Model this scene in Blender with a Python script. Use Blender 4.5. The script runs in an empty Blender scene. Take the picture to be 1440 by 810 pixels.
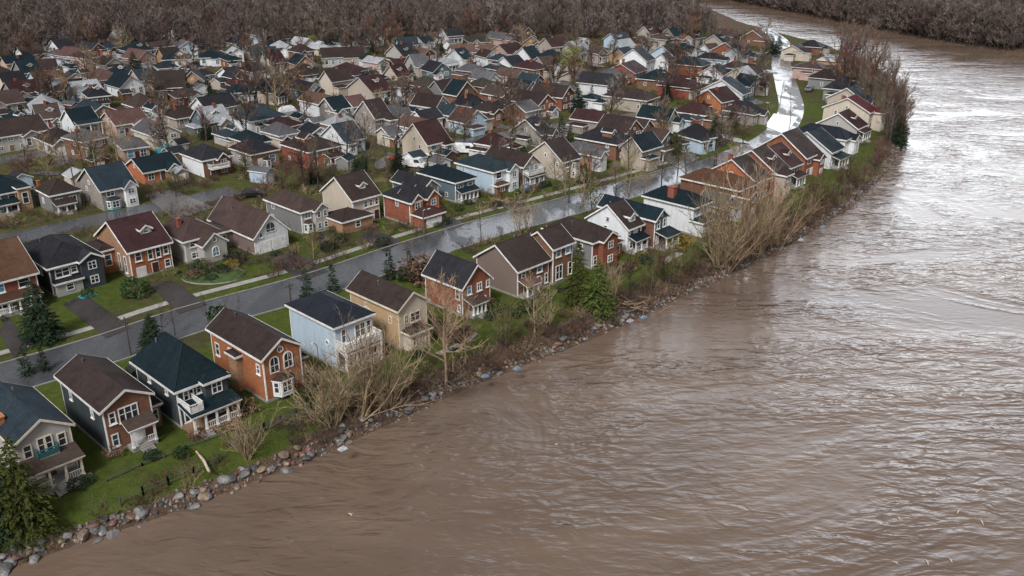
import bpy, math, random
import numpy as np
from mathutils import Vector
R = math.radians
random.seed(7)
rng = np.random.default_rng(11)
SC = bpy.context.scene
COL = SC.collection

# ------------------------------------------------------------------ camera, sky, sun, exposure
CAM_H, PITCH, FOC = 50.0, R(22.7), 1280.0          # focal length in pixels of a 1440 wide frame
cd = bpy.data.cameras.new('camera'); cam = bpy.data.objects.new('camera', cd); COL.objects.link(cam)
cam.location = (0, 0, CAM_H); cam.rotation_euler = (R(90) - PITCH, 0, 0)
cd.sensor_width = 36; cd.lens = FOC / 1440 * 36; cd.clip_end = 6000; cd.clip_start = 1
SC.camera = cam
SUN_EL, SUN_AZ = R(46), R(200)                       # azimuth clockwise from +Y
w = bpy.data.worlds.new('World'); SC.world = w; w.use_nodes = True
nt = w.node_tree; nt.nodes.clear()
sky = nt.nodes.new('ShaderNodeTexSky'); sky.sky_type = 'NISHITA'; sky.sun_disc = False
sky.sun_elevation = SUN_EL; sky.sun_rotation = SUN_AZ; sky.air_density = 1.0; sky.dust_density = 4.0; sky.ozone_density = 1.5
hs = nt.nodes.new('ShaderNodeHueSaturation'); hs.inputs['Saturation'].default_value = 0.22
bg = nt.nodes.new('ShaderNodeBackground'); bg.inputs['Strength'].default_value = 0.055
wo = nt.nodes.new('ShaderNodeOutputWorld')
nt.links.new(sky.outputs[0], hs.inputs['Color'])
# broken overcast: uneven cloud, thinner and brighter low over the far right of the valley
tc = nt.nodes.new('ShaderNodeTexCoord'); dp = nt.nodes.new('ShaderNodeVectorMath'); dp.operation = 'DOT_PRODUCT'; nt.links.new(tc.outputs['Generated'], dp.inputs[0])
BR_AZ, BR_EL = R(27), R(16); dp.inputs[1].default_value = (math.sin(BR_AZ) * math.cos(BR_EL), math.cos(BR_AZ) * math.cos(BR_EL), math.sin(BR_EL))
lo = nt.nodes.new('ShaderNodeMapRange'); lo.interpolation_type = 'SMOOTHSTEP'; nt.links.new(dp.outputs['Value'], lo.inputs[0])
for k_, v_ in ((1, 0.8), (2, 1.0), (3, 1.0), (4, 8.0)): lo.inputs[k_].default_value = v_
cn = nt.nodes.new('ShaderNodeTexNoise'); cn.inputs['Scale'].default_value = 4.0; cn.inputs['Detail'].default_value = 4; nt.links.new(tc.outputs['Generated'], cn.inputs['Vector'])
cr_ = nt.nodes.new('ShaderNodeMapRange'); nt.links.new(cn.outputs[0], cr_.inputs[0])
for k_, v_ in ((1, 0.3), (2, 0.7), (3, 0.7), (4, 1.3)): cr_.inputs[k_].default_value = v_
mu = nt.nodes.new('ShaderNodeMath'); mu.operation = 'MULTIPLY'; nt.links.new(lo.outputs[0], mu.inputs[0]); nt.links.new(cr_.outputs[0], mu.inputs[1])
sc_ = nt.nodes.new('ShaderNodeVectorMath'); sc_.operation = 'SCALE'; nt.links.new(hs.outputs[0], sc_.inputs[0]); nt.links.new(mu.outputs[0], sc_.inputs['Scale']); nt.links.new(sc_.outputs[0], bg.inputs[0]); nt.links.new(bg.outputs[0], wo.inputs[0])
sd = bpy.data.lights.new('sun', 'SUN'); sd.energy = 1.5; sd.angle = R(13); sd.color = (1.0, 0.98, 0.96)
sun = bpy.data.objects.new('sun', sd); COL.objects.link(sun)
sv = Vector((math.sin(SUN_AZ) * math.cos(SUN_EL), math.cos(SUN_AZ) * math.cos(SUN_EL), math.sin(SUN_EL)))
sun.rotation_euler = sv.to_track_quat('Z', 'Y').to_euler()
SC.view_settings.view_transform = 'Standard'; SC.view_settings.look = 'None'
SC.view_settings.exposure = 1.0; SC.view_settings.gamma = 1.0; SC.view_settings.use_curve_mapping = False
SC.cycles.max_bounces = 5; SC.cycles.diffuse_bounces = 2; SC.cycles.glossy_bounces = 2
SC.cycles.transparent_max_bounces = 4; SC.cycles.use_denoising = True; SC.cycles.caustics_reflective = False

cp, sp = math.cos(PITCH), math.sin(PITCH)
def at(px, py, z=0.0):
    """ground point seen at a photograph position, used to measure where things stand"""
    x = (px - 720) / FOC; y = -(py - 405) / FOC
    d = Vector((x, cp + y * sp, -sp + y * cp)); t = (z - CAM_H) / d.z
    return Vector((d.x * t, d.y * t, z))
def proj(v):
    zc = v[1] * cp - (v[2] - CAM_H) * sp; yc = v[1] * sp + (v[2] - CAM_H) * cp
    return 720 + FOC * v[0] / zc, 405 - FOC * yc / zc
def height_at(px, py, ty):
    g = at(px, py); lo, hi = 0, 30
    for _ in range(30):
        m = (lo + hi) / 2
        if proj((g.x, g.y, m))[1] > ty: lo = m
        else: hi = m
    return lo

# ------------------------------------------------------------------ materials
MATS = {}
def newmat(name):
    m = bpy.data.materials.new(name); m.use_nodes = True
    n = m.node_tree.nodes; b = n['Principled BSDF']
    return m, m.node_tree, b
def N(t, kind, **kw):
    n = t.nodes.new(kind)
    for k, v in kw.items(): setattr(n, k, v)
    return n
def mixc(t, fac, a, b, blend='MIX'):
    n = t.nodes.new('ShaderNodeMix'); n.data_type = 'RGBA'; n.blend_type = blend
    for sock, v in ((n.inputs[0], fac), (n.inputs[6], a), (n.inputs[7], b)):
        if hasattr(v, 'type') and hasattr(v, 'is_linked'): t.links.new(v, sock)
        else: sock.default_value = v if not isinstance(v, tuple) else (*v, 1)[:4]
    return n.outputs[2]
def ramp(t, src, a, b, ca=0.0, cb=1.0):
    n = t.nodes.new('ShaderNodeMapRange'); n.inputs[1].default_value = a; n.inputs[2].default_value = b
    n.inputs[3].default_value = ca; n.inputs[4].default_value = cb; t.links.new(src, n.inputs[0]); return n.outputs[0]
def noise(t, vec, scale, detail=4, rough=0.6, dist=0.0):
    n = t.nodes.new('ShaderNodeTexNoise'); n.inputs['Scale'].default_value = scale; n.inputs['Detail'].default_value = detail
    n.inputs['Roughness'].default_value = rough; n.inputs['Distortion'].default_value = dist
    if vec is not None: t.links.new(vec, n.inputs['Vector'])
    return n.outputs[0]
def mapping(t, vec, scale=(1, 1, 1), rot=(0, 0, 0), loc=(0, 0, 0)):
    n = t.nodes.new('ShaderNodeMapping'); t.links.new(vec, n.inputs[0])
    n.inputs['Scale'].default_value = scale; n.inputs['Rotation'].default_value = rot; n.inputs['Location'].default_value = loc
    return n.outputs[0]
def coords(t, which='Object'):
    return t.nodes.new('ShaderNodeTexCoord').outputs[which]
def geo_pos(t): return t.nodes.new('ShaderNodeNewGeometry').outputs['Position']
def obj_rand(t): return t.nodes.new('ShaderNodeObjectInfo').outputs['Random']
def vary(t, col, amt, huev=0.012):
    """every object a little lighter, darker or warmer than the next"""
    r = obj_rand(t); h = t.nodes.new('ShaderNodeHueSaturation')
    t.links.new(ramp(t, r, 0, 1, 0.5 - huev, 0.5 + huev), h.inputs['Hue'])
    mul = t.nodes.new('ShaderNodeMath'); mul.operation = 'MULTIPLY'; mul.inputs[1].default_value = 7.13; t.links.new(r, mul.inputs[0])
    fr = t.nodes.new('ShaderNodeMath'); fr.operation = 'FRACT'; t.links.new(mul.outputs[0], fr.inputs[0])
    t.links.new(ramp(t, fr.outputs[0], 0, 1, 1 - amt, 1 + amt), h.inputs['Value'])
    t.links.new(col, h.inputs['Color']); return h.outputs[0]
def dark(c, k): return tuple(x * k for x in c)

def m_plain(name, c, rough=0.7, var=0.1, metal=0.0, spec=0.5):
    m, t, b = newmat(name)
    p = coords(t); n = noise(t, p, 1.3, 5)
    col = mixc(t, ramp(t, n, 0.35, 0.7), dark(c, 0.78), dark(c, 1.15))
    t.links.new(vary(t, col, var), b.inputs['Base Color'])
    b.inputs['Roughness'].default_value = rough; b.inputs['Metallic'].default_value = metal; b.inputs['Specular IOR Level'].default_value = spec
    MATS[name] = m; return m
def m_brick(name, c, mortar=(0.32, 0.27, 0.23)):
    m, t, b = newmat(name); uv = coords(t, 'UV')
    br = N(t, 'ShaderNodeTexBrick'); t.links.new(uv, br.inputs[0]); br.inputs['Scale'].default_value = 1.0
    br.inputs['Brick Width'].default_value = 0.42; br.inputs['Row Height'].default_value = 0.15; br.inputs['Mortar Size'].default_value = 0.012
    br.inputs['Color1'].default_value = (*dark(c, 0.8), 1); br.inputs['Color2'].default_value = (*dark(c, 1.2), 1); br.inputs['Mortar'].default_value = (*[(x + y) / 2 for x, y in zip(c, mortar)], 1)
    n = noise(t, uv, 0.45, 6, 0.65); n2 = noise(t, mapping(t, uv, (2.2, 0.25, 1)), 1.0, 3)
    col = mixc(t, ramp(t, n, 0.38, 0.7, 0, 0.55), br.outputs[0], dark(c, 0.62))
    col = mixc(t, ramp(t, n2, 0.55, 0.8, 0, 0.3), col, mortar)
    t.links.new(vary(t, col, 0.12), b.inputs['Base Color']); b.inputs['Roughness'].default_value = 0.82; b.inputs['Specular IOR Level'].default_value = 0.15
    MATS[name] = m
def m_siding(name, c, pitch=0.28):
    m, t, b = newmat(name); uv = coords(t, 'UV')
    sx = N(t, 'ShaderNodeSeparateXYZ'); t.links.new(uv, sx.inputs[0])
    d = N(t, 'ShaderNodeMath', operation='DIVIDE'); d.inputs[1].default_value = pitch; t.links.new(sx.outputs[1], d.inputs[0])
    f = N(t, 'ShaderNodeMath', operation='FRACT'); t.links.new(d.outputs[0], f.inputs[0])
    col = mixc(t, ramp(t, f.outputs[0], 0.0, 0.22), dark(c, 0.8), c)
    n = noise(t, mapping(t, uv, (1.6, 0.22, 1)), 0.9, 5, 0.6); n2 = noise(t, uv, 0.35, 5)
    col = mixc(t, ramp(t, n, 0.48, 0.75, 0, 0.32), col, (0.17, 0.15, 0.13))
    col = mixc(t, ramp(t, n2, 0.4, 0.7, 0, 0.28), col, dark(c, 0.72))
    t.links.new(vary(t, col, 0.1), b.inputs['Base Color']); b.inputs['Roughness'].default_value = 0.6; b.inputs['Specular IOR Level'].default_value = 0.2
    bp = N(t, 'ShaderNodeBump'); bp.inputs['Strength'].default_value = 0.35; bp.inputs['Distance'].default_value = 0.03
    t.links.new(f.outputs[0], bp.inputs['Height']); t.links.new(bp.outputs[0], b.inputs['Normal'])
    MATS[name] = m
def m_roof(name, c, rough=0.62):
    m, t, b = newmat(name); uv = coords(t, 'UV')
    br = N(t, 'ShaderNodeTexBrick'); t.links.new(uv, br.inputs[0]); br.inputs['Scale'].default_value = 1.0
    br.inputs['Brick Width'].default_value = 0.5; br.inputs['Row Height'].default_value = 0.24; br.inputs['Mortar Size'].default_value = 0.014
    br.inputs['Color1'].default_value = (*dark(c, 0.82), 1); br.inputs['Color2'].default_value = (*dark(c, 1.18), 1); br.inputs['Mortar'].default_value = (*dark(c, 0.6), 1)
    n = noise(t, uv, 0.22, 6, 0.7, 0.6); n2 = noise(t, mapping(t, uv, (1.8, 0.2, 1)), 0.8, 5)
    col = mixc(t, ramp(t, n, 0.36, 0.72), br.outputs[0], mixc(t, 0.6, br.outputs[0], dark(c, 1.9)))
    col = mixc(t, ramp(t, n2, 0.5, 0.78, 0, 0.5), col, dark(c, 0.5))
    t.links.new(vary(t, col, 0.16, 0.015), b.inputs['Base Color'])
    t.links.new(ramp(t, n, 0.35, 0.7, rough + 0.12, rough - 0.14), b.inputs['Roughness'])
    b.inputs['Specular IOR Level'].default_value = 0.07
    bp = N(t, 'ShaderNodeBump'); bp.inputs['Strength'].default_value = 0.4; bp.inputs['Distance'].default_value = 0.02
    t.links.new(br.outputs['Fac'], bp.inputs['Height']); bp.invert = True; t.links.new(bp.outputs[0], b.inputs['Normal'])
    MATS[name] = m

WALL = {  # key: (maker, colour, words)
 'brick_orange': (m_brick, (0.36, 0.125, 0.045), 'orange brick'), 'brick_red': (m_brick, (0.24, 0.072, 0.038), 'red brick'),
 'brick_brown': (m_brick, (0.17, 0.075, 0.045), 'brown brick'), 'brick_tan': (m_brick, (0.34, 0.2, 0.11), 'tan brick'),
 'charcoal': (m_siding, (0.04, 0.05, 0.06), 'charcoal'), 'grey': (m_siding, (0.2, 0.2, 0.2), 'grey'),
 'palegrey': (m_siding, (0.4, 0.38, 0.36), 'pale grey'), 'slate': (m_siding, (0.1, 0.14, 0.165), 'slate blue'),
 'paleblue': (m_siding, (0.44, 0.55, 0.64), 'pale blue'), 'white': (m_siding, (0.68, 0.7, 0.72), 'white'),
 'cream': (m_siding, (0.52, 0.45, 0.37), 'cream'), 'tan': (m_siding, (0.46, 0.31, 0.18), 'tan'),
 'taupe': (m_siding, (0.2, 0.155, 0.13), 'taupe'), 'beige': (m_siding, (0.4, 0.34, 0.29), 'beige'),
 'pink': (m_siding, (0.46, 0.32, 0.27), 'dusty pink'), 'teal': (m_siding, (0.16, 0.33, 0.36), 'teal'),
 'stone': (m_brick, (0.27, 0.24, 0.22), 'grey stone'), 'wood': (m_siding, (0.13, 0.065, 0.035), 'dark timber'),
}
for k, (f, c, _) in WALL.items(): f('wall_' + k, c)
ROOF = {
 'brown': ((0.03, 0.0215, 0.02), 'brown'), 'umber': ((0.05, 0.035, 0.031), 'dull brown'), 'charcoal': ((0.019, 0.019, 0.023), 'charcoal'),
 'teal': ((0.0085, 0.0165, 0.021), 'dark teal'), 'slate': ((0.019, 0.029, 0.036), 'slate blue'), 'maroon': ((0.033, 0.016, 0.016), 'maroon'),
 'grey': ((0.075, 0.075, 0.082), 'grey'), 'black': ((0.013, 0.016, 0.021), 'black'), 'olive': ((0.036, 0.032, 0.026), 'olive brown'),
 'rust': ((0.065, 0.032, 0.022), 'rusty brown'), 'red': ((0.075, 0.02, 0.018), 'red'), 'pale': ((0.24, 0.25, 0.265), 'pale grey'),
 'rose': ((0.085, 0.05, 0.043), 'rosy brown'),
}
for k, (c, _) in ROOF.items(): m_roof('roof_' + k, c)
m_plain('trim', (0.72, 0.71, 0.69), 0.5, 0.12); m_plain('trim_cream', (0.62, 0.55, 0.45), 0.5, 0.1)
m_plain('trim_dark', (0.06, 0.06, 0.065), 0.5); m_plain('concrete', (0.27, 0.255, 0.24), 0.75); m_plain('plank', (0.22, 0.13, 0.08), 0.7)
m_plain('metal', (0.3, 0.31, 0.32), 0.35, 0.1, 0.8); m_plain('pole_wood', (0.07, 0.055, 0.045), 0.8); m_plain('door_paint', (0.12, 0.035, 0.03), 0.4, 0.6)
m_plain('tarp', (0.04, 0.24, 0.27), 0.35); m_plain('bluetarp', (0.13, 0.19, 0.27), 0.35); m_plain('teal_paint', (0.03, 0.12, 0.13), 0.5); m_plain('orange', (0.6, 0.19, 0.04), 0.5)
m_plain('drywood', (0.5, 0.4, 0.31), 0.7); m_plain('rubber', (0.012, 0.012, 0.013), 0.7); m_plain('lamp_head', (0.5, 0.5, 0.48), 0.4)
for nm, c in (('car_black', (0.012, 0.013, 0.016)), ('car_white', (0.7, 0.7, 0.7)), ('car_red', (0.3, 0.02, 0.02)), ('car_grey', (0.16, 0.17, 0.18)), ('car_blue', (0.03, 0.07, 0.17))):
    m_plain(nm, c, 0.22, 0.05)
def m_glass(name, c, spec=0.7):
    m, t, b = newmat(name); p = coords(t); n = noise(t, p, 0.9, 3)
    col = mixc(t, ramp(t, n, 0.4, 0.65), c, dark(c, 2.6)); t.links.new(vary(t, col, 0.5), b.inputs['Base Color'])
    b.inputs['Roughness'].default_value = 0.07; b.inputs['Specular IOR Level'].default_value = spec; MATS[name] = m
m_glass('glass', (0.016, 0.021, 0.027)); m_glass('glass_pale', (0.06, 0.09, 0.11), 0.9)
m_glass('glass_blue', (0.05, 0.13, 0.2), 0.9)

def m_foliage(name, c, var=0.25, rough=0.75, trans=0.0):
    m, t, b = newmat(name); p = coords(t); n = noise(t, p, 1.1, 4)
    col = mixc(t, ramp(t, n, 0.35, 0.68), dark(c, 0.62), dark(c, 1.45)); t.links.new(vary(t, col, var, 0.02), b.inputs['Base Color'])
    b.inputs['Roughness'].default_value = rough; b.inputs['Specular IOR Level'].default_value = 0.08; MATS[name] = m
m_foliage('fir', (0.028, 0.046, 0.026)); m_foliage('fir_yellow', (0.066, 0.085, 0.022)); m_foliage('shrub_green', (0.04, 0.065, 0.022))
m_foliage('shrub_gold', (0.19, 0.13, 0.025)); m_foliage('leaf_lime', (0.17, 0.185, 0.045)); m_foliage('leaf_olive', (0.085, 0.085, 0.035))
m_foliage('bark', (0.075, 0.06, 0.052), 0.3, 0.9); m_foliage('bark_pale', (0.25, 0.185, 0.12), 0.2, 0.9); m_foliage('twig', (0.15, 0.115, 0.096), 0.35, 0.9)
m_foliage('twig_red', (0.13, 0.075, 0.055), 0.25, 0.9); m_foliage('twig_pale', (0.27, 0.205, 0.13), 0.22, 0.9); m_foliage('twig_dark', (0.1, 0.07, 0.058), 0.3, 0.9)
m_foliage('twig_olive', (0.12, 0.105, 0.05), 0.25, 0.9); m_foliage('forest_twig', (0.145, 0.117, 0.106), 0.4, 0.9)

def m_ground():
    m, t, b = newmat('soil_and_grass'); p = geo_pos(t)
    at_l = N(t, 'ShaderNodeAttribute', attribute_name='lush').outputs['Fac']; at_b = N(t, 'ShaderNodeAttribute', attribute_name='litter').outputs['Fac']
    n1 = noise(t, p, 0.09, 6, 0.65); n2 = noise(t, p, 0.9, 5, 0.7); n3 = noise(t, p, 5.0, 3, 0.7)
    green = mixc(t, ramp(t, n2, 0.3, 0.7), (0.03, 0.054, 0.01), (0.075, 0.1, 0.02))
    green = mixc(t, ramp(t, n3, 0.4, 0.75, 0, 0.5), green, (0.12, 0.11, 0.035))
    olive = mixc(t, ramp(t, n2, 0.35, 0.68), (0.045, 0.042, 0.02), (0.09, 0.076, 0.038))
    brown = mixc(t, ramp(t, n2, 0.3, 0.7), (0.042, 0.028, 0.02), (0.12, 0.08, 0.055))
    brown = mixc(t, ramp(t, n3, 0.45, 0.8, 0, 0.6), brown, (0.2, 0.15, 0.11))
    add = N(t, 'ShaderNodeMath', operation='ADD'); t.links.new(at_l, add.inputs[0]); t.links.new(ramp(t, n1, 0.3, 0.7, -0.5, 0.5), add.inputs[1])
    col = mixc(t, ramp(t, add.outputs[0], 0.32, 0.62), olive, green)
    sub = N(t, 'ShaderNodeMath', operation='ADD'); t.links.new(at_b, sub.inputs[0]); t.links.new(ramp(t, n2, 0.25, 0.75, -0.3, 0.3), sub.inputs[1])
    col = mixc(t, ramp(t, sub.outputs[0], 0.42, 0.6), col, brown)
    t.links.new(col, b.inputs['Base Color']); b.inputs['Roughness'].default_value = 0.9; b.inputs['Specular IOR Level'].default_value = 0.04
    bp = N(t, 'ShaderNodeBump'); bp.inputs['Strength'].default_value = 0.8; bp.inputs['Distance'].default_value = 0.25
    t.links.new(n3, bp.inputs['Height']); t.links.new(bp.outputs[0], b.inputs['Normal']); return m
def m_asphalt(name, c, wet=0.5, scale=0.16, gloss=0.5, wr=0.09):
    m, t, b = newmat(name); p = geo_pos(t)
    n1 = noise(t, mapping(t, p, (1, 0.35, 1), (0, 0, R(-43))), scale, 5, 0.6, 0.4); n2 = noise(t, p, 1.6, 5, 0.7)
    col = mixc(t, ramp(t, n2, 0.3, 0.7), dark(c, 0.75), dark(c, 1.3))
    col = mixc(t, ramp(t, n1, 0.4, 0.6), col, dark(c, 0.6))
    t.links.new(col, b.inputs['Base Color'])
    t.links.new(ramp(t, n1, 0.56 - wet * 0.2, 0.6 - wet * 0.2, 0.5, wr), b.inputs['Roughness'])
    t.links.new(ramp(t, n1, 0.56 - wet * 0.2, 0.6 - wet * 0.2, 0.25, gloss), b.inputs['Specular IOR Level'])
    bp = N(t, 'ShaderNodeBump'); bp.inputs['Strength'].default_value = 0.25; bp.inputs['Distance'].default_value = 0.12
    t.links.new(n2, bp.inputs['Height']); t.links.new(bp.outputs[0], b.inputs['Normal']); return m
def m_water():
    m, t, b = newmat('muddy_river_water'); p = geo_pos(t)
    a = noise(t, mapping(t, p, (0.46, 0.95, 1), (0, 0, R(5))), 0.58, 2.0, 0.42, 1.0); c = noise(t, mapping(t, p, (0.4, 1.0, 1), (0, 0, R(-8))), 1.9, 2, 0.45, 0.6)
    e = noise(t, mapping(t, p, (0.5, 0.9, 1), (0, 0, R(-42))), 0.045, 4, 0.55, 1.6)
    swirl = noise(t, mapping(t, p, (0.45, 1, 1), (0, 0, R(-50))), 0.04, 5, 0.6, 1.4)
    col = mixc(t, ramp(t, swirl, 0.35, 0.68), (0.1, 0.067, 0.048), (0.16, 0.114, 0.085))
    col = mixc(t, ramp(t, c, 0.68, 0.82, 0, 0.25), col, (0.26, 0.21, 0.17))
    t.links.new(col, b.inputs['Base Color']); b.inputs['IOR'].default_value = 1.33; b.inputs['Roughness'].default_value = 0.13
    s1 = N(t, 'ShaderNodeMath', operation='MULTIPLY'); t.links.new(a, s1.inputs[0]); t.links.new(ramp(t, e, 0.38, 0.62, 0.08, 1.1), s1.inputs[1])
    s2 = N(t, 'ShaderNodeMath', operation='MULTIPLY_ADD'); t.links.new(c, s2.inputs[0]); s2.inputs[1].default_value = 0.2; t.links.new(s1.outputs[0], s2.inputs[2])
    cg = N(t, 'ShaderNodeMath', operation='MULTIPLY'); t.links.new(c, cg.inputs[0]); t.links.new(ramp(t, e, 0.36, 0.6, 0.35, 1.1), cg.inputs[1]); t.links.new(cg.outputs[0], s2.inputs[0])
    bp = N(t, 'ShaderNodeBump'); bp.inputs['Strength'].default_value = 0.8; bp.inputs['Distance'].default_value = 0.58
    t.links.new(s2.outputs[0], bp.inputs['Height']); t.links.new(bp.outputs[0], b.inputs['Normal']); return m
def m_rock(name, c):
    m, t, b = newmat(name); p = coords(t); n = noise(t, p, 2.0, 6, 0.7)
    col = mixc(t, ramp(t, n, 0.35, 0.7), dark(c, 0.5), dark(c, 1.35)); t.links.new(vary(t, col, 0.25, 0.02), b.inputs['Base Color'])
    b.inputs['Roughness'].default_value = 0.6
    bp = N(t, 'ShaderNodeBump'); bp.inputs['Strength'].default_value = 0.7; bp.inputs['Distance'].default_value = 0.12
    t.links.new(n, bp.inputs['Height']); t.links.new(bp.outputs[0], b.inputs['Normal']); MATS[name] = m
for nm, c in (('rock_grey', (0.175, 0.17, 0.165)), ('rock_tan', (0.23, 0.165, 0.12)), ('rock_pale', (0.34, 0.36, 0.39)), ('rock_red', (0.17, 0.085, 0.065)), ('rock_dark', (0.07, 0.065, 0.065))):
    m_rock(nm, c)

# ------------------------------------------------------------------ mesh helpers
class MB:
    def __init__(s): s.v = []; s.f = []; s.m = []
    def face(s, pts, mi=0):
        i = len(s.v); s.v += [tuple(p) for p in pts]; s.f.append(tuple(range(i, i + len(pts)))); s.m.append(mi)
    def box(s, x0, y0, z0, x1, y1, z1, mi=0):
        i = len(s.v)
        s.v += [(x0, y0, z0), (x1, y0, z0), (x1, y1, z0), (x0, y1, z0), (x0, y0, z1), (x1, y0, z1), (x1, y1, z1), (x0, y1, z1)]
        for q in ((0, 3, 2, 1), (4, 5, 6, 7), (0, 1, 5, 4), (1, 2, 6, 5), (2, 3, 7, 6), (3, 0, 4, 7)):
            s.f.append(tuple(i + k for k in q)); s.m.append(mi)
    def tube(s, pts, rads, n=5, mi=0, cap=True):
        rings = []
        for k, p in enumerate(pts):
            p = Vector(p); d = (Vector(pts[min(k + 1, len(pts) - 1)]) - Vector(pts[max(k - 1, 0)])).normalized()
            a = d.cross(Vector((0.31, 0.95, 0.07))).normalized(); b = d.cross(a); i = len(s.v)
            if rads[k] <= 0: s.v.append(tuple(p)); rings.append([i] * n)
            else:
                for j in range(n):
                    g = 2 * math.pi * j / n; s.v.append(tuple(p + (a * math.cos(g) + b * math.sin(g)) * rads[k]))
                rings.append([i + j for j in range(n)])
        for A, B in zip(rings, rings[1:]):
            for j in range(n):
                q = [A[j], A[(j + 1) % n], B[(j + 1) % n], B[j]]
                q = list(dict.fromkeys(q)); s.f.append(tuple(q)); s.m.append(mi)
        if cap and rads[-1] > 0: s.f.append(tuple(rings[-1])); s.m.append(mi)
    def spike(s, p, q, r, mi=0):
        """three-sided tapering twig"""
        p = Vector(p); q = Vector(q); d = (q - p); a = d.cross(Vector((0.3, 0.2, 0.9)))
        if a.length < 1e-6: a = Vector((1, 0, 0))
        a.normalize(); b = d.cross(a).normalized(); i = len(s.v)
        for j in range(3):
            g = 2.0944 * j; s.v.append(tuple(p + (a * math.cos(g) + b * math.sin(g)) * r))
        s.v.append(tuple(q))
        for j in range(3): s.f.append((i + j, i + (j + 1) % 3, i + 3)); s.m.append(mi)
    def mesh(s, name, mats, uv=False, smooth=False):
        me = bpy.data.meshes.new(name); me.from_pydata(s.v, [], s.f)
        for m in mats: me.materials.append(MATS[m] if isinstance(m, str) else m)
        if len(mats) > 1: me.polygons.foreach_set('material_index', np.array(s.m, dtype=np.int32))
        if smooth: me.polygons.foreach_set('use_smooth', np.ones(len(s.f), dtype=bool))
        if uv:
            ul = me.uv_layers.new(name='UVMap'); out = np.zeros((len(me.loops), 2), dtype=np.float32)
            for p in me.polygons:
                n = p.normal; h = math.hypot(n.x, n.y)
                for li in p.loop_indices:
                    v = s.v[me.loops[li].vertex_index]
                    if h < 0.05: out[li] = (v[0], v[1])
                    else: out[li] = ((-n.y * v[0] + n.x * v[1]) / h, v[2] / h)
            ul.data.foreach_set('uv', out.ravel())
        me.update(); return me
    def build(s, name, mats, parent=None, uv=False, loc=None, rz=0, smooth=False):
        return link(name, s.mesh(name, mats, uv, smooth), parent, loc, rz)
def link(name, me, parent=None, loc=None, rz=0, scale=None):
    o = bpy.data.objects.new(name, me); COL.objects.link(o)
    if parent: o.parent = parent
    if loc is not None: o.location = loc
    if rz: o.rotation_euler = (0, 0, rz)
    if scale is not None: o.scale = scale
    return o
def thing(name, label, cat, loc=(0, 0, 0), rz=0, group=None, me=None):
    o = bpy.data.objects.new(name, me); COL.objects.link(o); o.location = loc; o.rotation_euler = (0, 0, rz)
    o['label'] = label; o['category'] = cat
    if group: o['group'] = group
    return o
def structure(o, kind='structure'): o['kind'] = kind; return o

# ------------------------------------------------------------------ river, banks and ground
WZ = -2.0
BANK_PX = [(-260, 905), (-120, 850), (0, 805), (80, 775), (200, 735), (430, 650), (560, 590), (690, 532), (830, 478), (1000, 400), (1100, 350), (1200, 290), (1250, 240), (1278, 190), (1268, 130), (1228, 92), (1165, 66), (1100, 50), (1045, 34), (1000, 14), (975, 2)]
bank = np.array([[*at(x, y, WZ)[:2]] for x, y in BANK_PX]); bank = np.vstack([[-120, -40], bank, [60, 800], [40, 1500]])
FAR_PX = [(975, -6), (1040, 4), (1130, 22), (1300, 55), (1440, 76)]
far = np.array([[*at(x, y, WZ)[:2]] for x, y in FAR_PX]); far = np.vstack([[120, 1500], [112, 800], far, [262, 230], [330, 60], [380, -80]])
def signed(P, line):
    """distance to a polyline, positive on its left"""
    best = np.full(len(P), 1e9); sg = np.ones(len(P))
    for a, b in zip(line[:-1], line[1:]):
        d = b - a; L = np.hypot(*d); u = np.clip(((P - a) @ d) / L ** 2, 0, 1); q = a + u[:, None] * d
        r = np.hypot(*(P - q).T); c = d[0] * (P[:, 1] - a[1]) - d[1] * (P[:, 0] - a[0])
        m = r < best; best[m] = r[m]; sg[m] = np.sign(c[m])
    return best * sg
def smooth(x, a, b): t = np.clip((x - a) / (b - a), 0, 1); return t * t * (3 - 2 * t)
def inland(P): return signed(P, bank)
def inland_far(P): return signed(P, far)
def profile(t): return np.interp(t, [-6, -2.5, 0, 2.2, 4.5, 8], [-4.5, -3.2, WZ, -0.75, -0.25, 0.0])
def ground_z(x, y):
    P = np.array([[x, y]]); return float(max(profile(inland(P))[0], profile(inland_far(P))[0]))
xs = np.unique(np.concatenate([np.arange(-95, 131, 1.25), np.arange(-260, -95, 6), np.arange(131, 300, 4), np.linspace(300, 3000, 14), np.linspace(-3000, -260, 14)]))
ys = np.unique(np.concatenate([np.arange(45, 300, 1.25), np.arange(300, 700, 5), np.linspace(700, 5000, 14), np.linspace(-400, 45, 14)]))
X, Y = np.meshgrid(xs, ys); P = np.column_stack([X.ravel(), Y.ravel()])
T1 = inland(P); T2 = inland_far(P); Z = np.maximum(profile(T1), profile(T2))
wob = np.sin(P[:, 0] * 0.7 + np.sin(P[:, 1] * 0.5) * 2) * np.cos(P[:, 1] * 0.6 + P[:, 0] * 0.13)
Z += np.where((T1 > 0) & (T1 < 7), 0.12 * wob, 0)
nx, ny = len(xs), len(ys)
idx = np.arange(nx * ny).reshape(ny, nx)
faces = np.column_stack([idx[:-1, :-1].ravel(), idx[:-1, 1:].ravel(), idx[1:, 1:].ravel(), idx[1:, :-1].ravel()])
me = bpy.data.meshes.new('ground'); me.from_pydata(np.column_stack([P, Z]).tolist(), [], faces.tolist())
me.polygons.foreach_set('use_smooth', np.ones(len(faces), dtype=bool))
lush = 0.6 - 0.4 * smooth(P[:, 1], 190, 330) + 0.12 * (1 - smooth(T1, 22, 45)) * (T1 > 0)
lb = np.interp(P[:, 0], [-26, -14], [0.6, 3.0]); litter = 1 - smooth(T1, lb, lb + 1.8) * (T1 > 0)
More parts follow.
